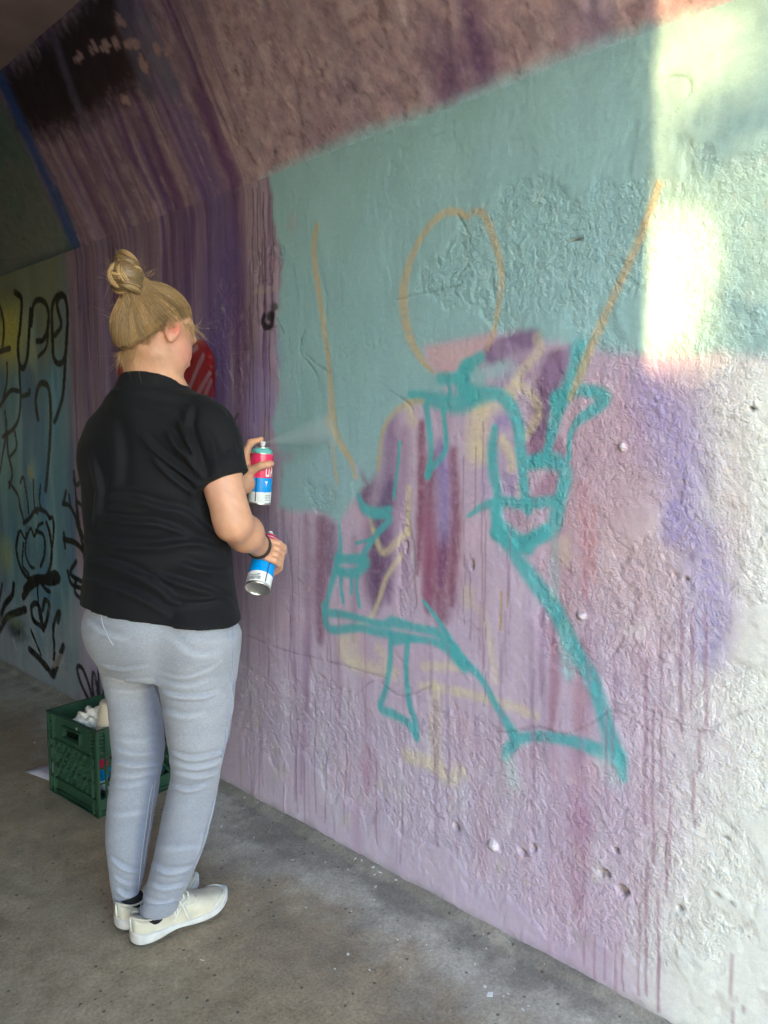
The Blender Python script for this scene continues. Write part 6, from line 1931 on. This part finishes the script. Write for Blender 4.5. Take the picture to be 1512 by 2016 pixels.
tag(crumple("crumpled_tissue", C_(.075, .150, .275), .045, m_paper, 5, (1.0, 1.1, .75), .75), "crumpled white tissue at the rim of the green crate", "tissue")
tag(crumple("crumpled_tissue", C_(.085, .185, .225), .038, m_paper, 11, (.7, 1.6, .8), .4), "white paper showing through the hand hole of the green crate", "paper")
tag(crumple("cloth_bag", C_(.20, .23, .17), .095, m_bag, 8, (1.1, .8, 1.0), .4), "black crumpled cloth bag at the back of the green crate", "bag")
for k, (a, b, tl_, rot, lab) in enumerate([(.250, .060, (.10, .04), 40, "spray can in the crate seen between the person's knees"), (.190, .055, (-.05, .1), -60, "spray can leaning against the front of the green crate"), (.265, .145, (.05, -.1), 10, "spray can at the wall side inside the green crate"), (.120, .165, (-.1, .05), 0, "spray can standing at the middle of the green crate")]):
    b_pt = A(C_(a, b, .018)); ax_ = A((tl_[0], tl_[1], 1))
    spray_can(lab, b_pt, ax_ / np.linalg.norm(ax_), Vector((math.cos(R(rot)), -1, 0)), (m_pink, m_tealcap, m_white, m_blue)[k], simple=True)
# sheet of paper half under the crate
p0 = on_floor(47, 1518, .006); e1 = (on_floor(97, 1502, .006) - p0).normalized(); e2 = (on_floor(97, 1536, .006) - p0).normalized()
mb = MB(); ng = 6; vs, fs = [], []
for i in range(ng + 1):
    for j in range(ng + 1):
        s, t = i / ng, j / ng
        p = p0 + e1 * .24 * s + e2 * .20 * t
        p.z = .0045 + .004 * math.sin(3 * s + 1) * t * (1 if s < .4 and t < .4 else .3)
        vs.append(p)
for i in range(ng):
    for j in range(ng):
        a = i * (ng + 1) + j; fs.append((a, a + 1, a + ng + 2, a + ng + 1))
mb.add(vs, fs)
pp = mb.build("paper_sheet", simple_mat("lilac_paper", (.62, .58, .66), .8, 0, .3, .04), None, True)
md = pp.modifiers.new("thick", 'SOLIDIFY'); md.thickness = .0006
tag(pp, "sheet of pale paper on the floor sticking out behind the crate", "paper")

# ------------------------------------------------------------------ flakes of paint on the floor
rsf = random.Random(21)
mb = MB()
def flake(x, y, s):
    a = rsf.uniform(0, 6.28); w = s * rsf.uniform(.3, .8); h = .003 + rsf.uniform(0, .002)
    z = .004 + (.016 if WALL_X - x < .05 else 0)
    c, d = Vector((math.cos(a), math.sin(a), rsf.uniform(-.2, .2))), Vector((-math.sin(a), math.cos(a), rsf.uniform(-.2, .2)))
    p = Vector((x, y, z)); k = rsf.uniform(.5, 1)
    t = [p - c * s, p - d * w, p + c * s * k, p + d * w * k]
    mb.add(t + [q + Vector((0, 0, -.0012)) for q in t], [(0, 1, 2, 3), (7, 6, 5, 4), (0, 4, 5, 1), (1, 5, 6, 2), (2, 6, 7, 3), (3, 7, 4, 0)])
for px, py, s in [(685, 1881, .006), (728, 1912, .004), (788, 1908, .004), (808, 1845, .003), (840, 1862, .003), (935, 1900, .003), (1013, 1910, .004), (965, 1960, .011), (1030, 1990, .008), (575, 1695, .010), (700, 1702, .007), (735, 1720, .009), (712, 1706, .006), (748, 1730, .007), (780, 1745, .008), (603, 1789, .003), (400, 1893, .003), (396, 1892, .003), (500, 1650, .004), (1040, 1985, .006), (1090, 1960, .005), (660, 1910, .003), (955, 1945, .006), (740, 1748, .012), (640, 1700, .006)]:
    p = on_floor(px, py); flake(p.x, p.y, s)
for k in range(90):
    y = rsf.uniform(.4, 3.2); x = WALL_X - abs(rsf.gauss(.03, .14)) - .01
    flake(x, y, rsf.choice((.0015, .002, .003, .004)))
fl_o = mb.build("paint_flakes", simple_mat("chipped_paint", (.72, .72, .72), .7, 0, .3, .1))
tag(fl_o, "small white flakes of paint scattered along the foot of the wall", "paint flakes", kind="stuff")
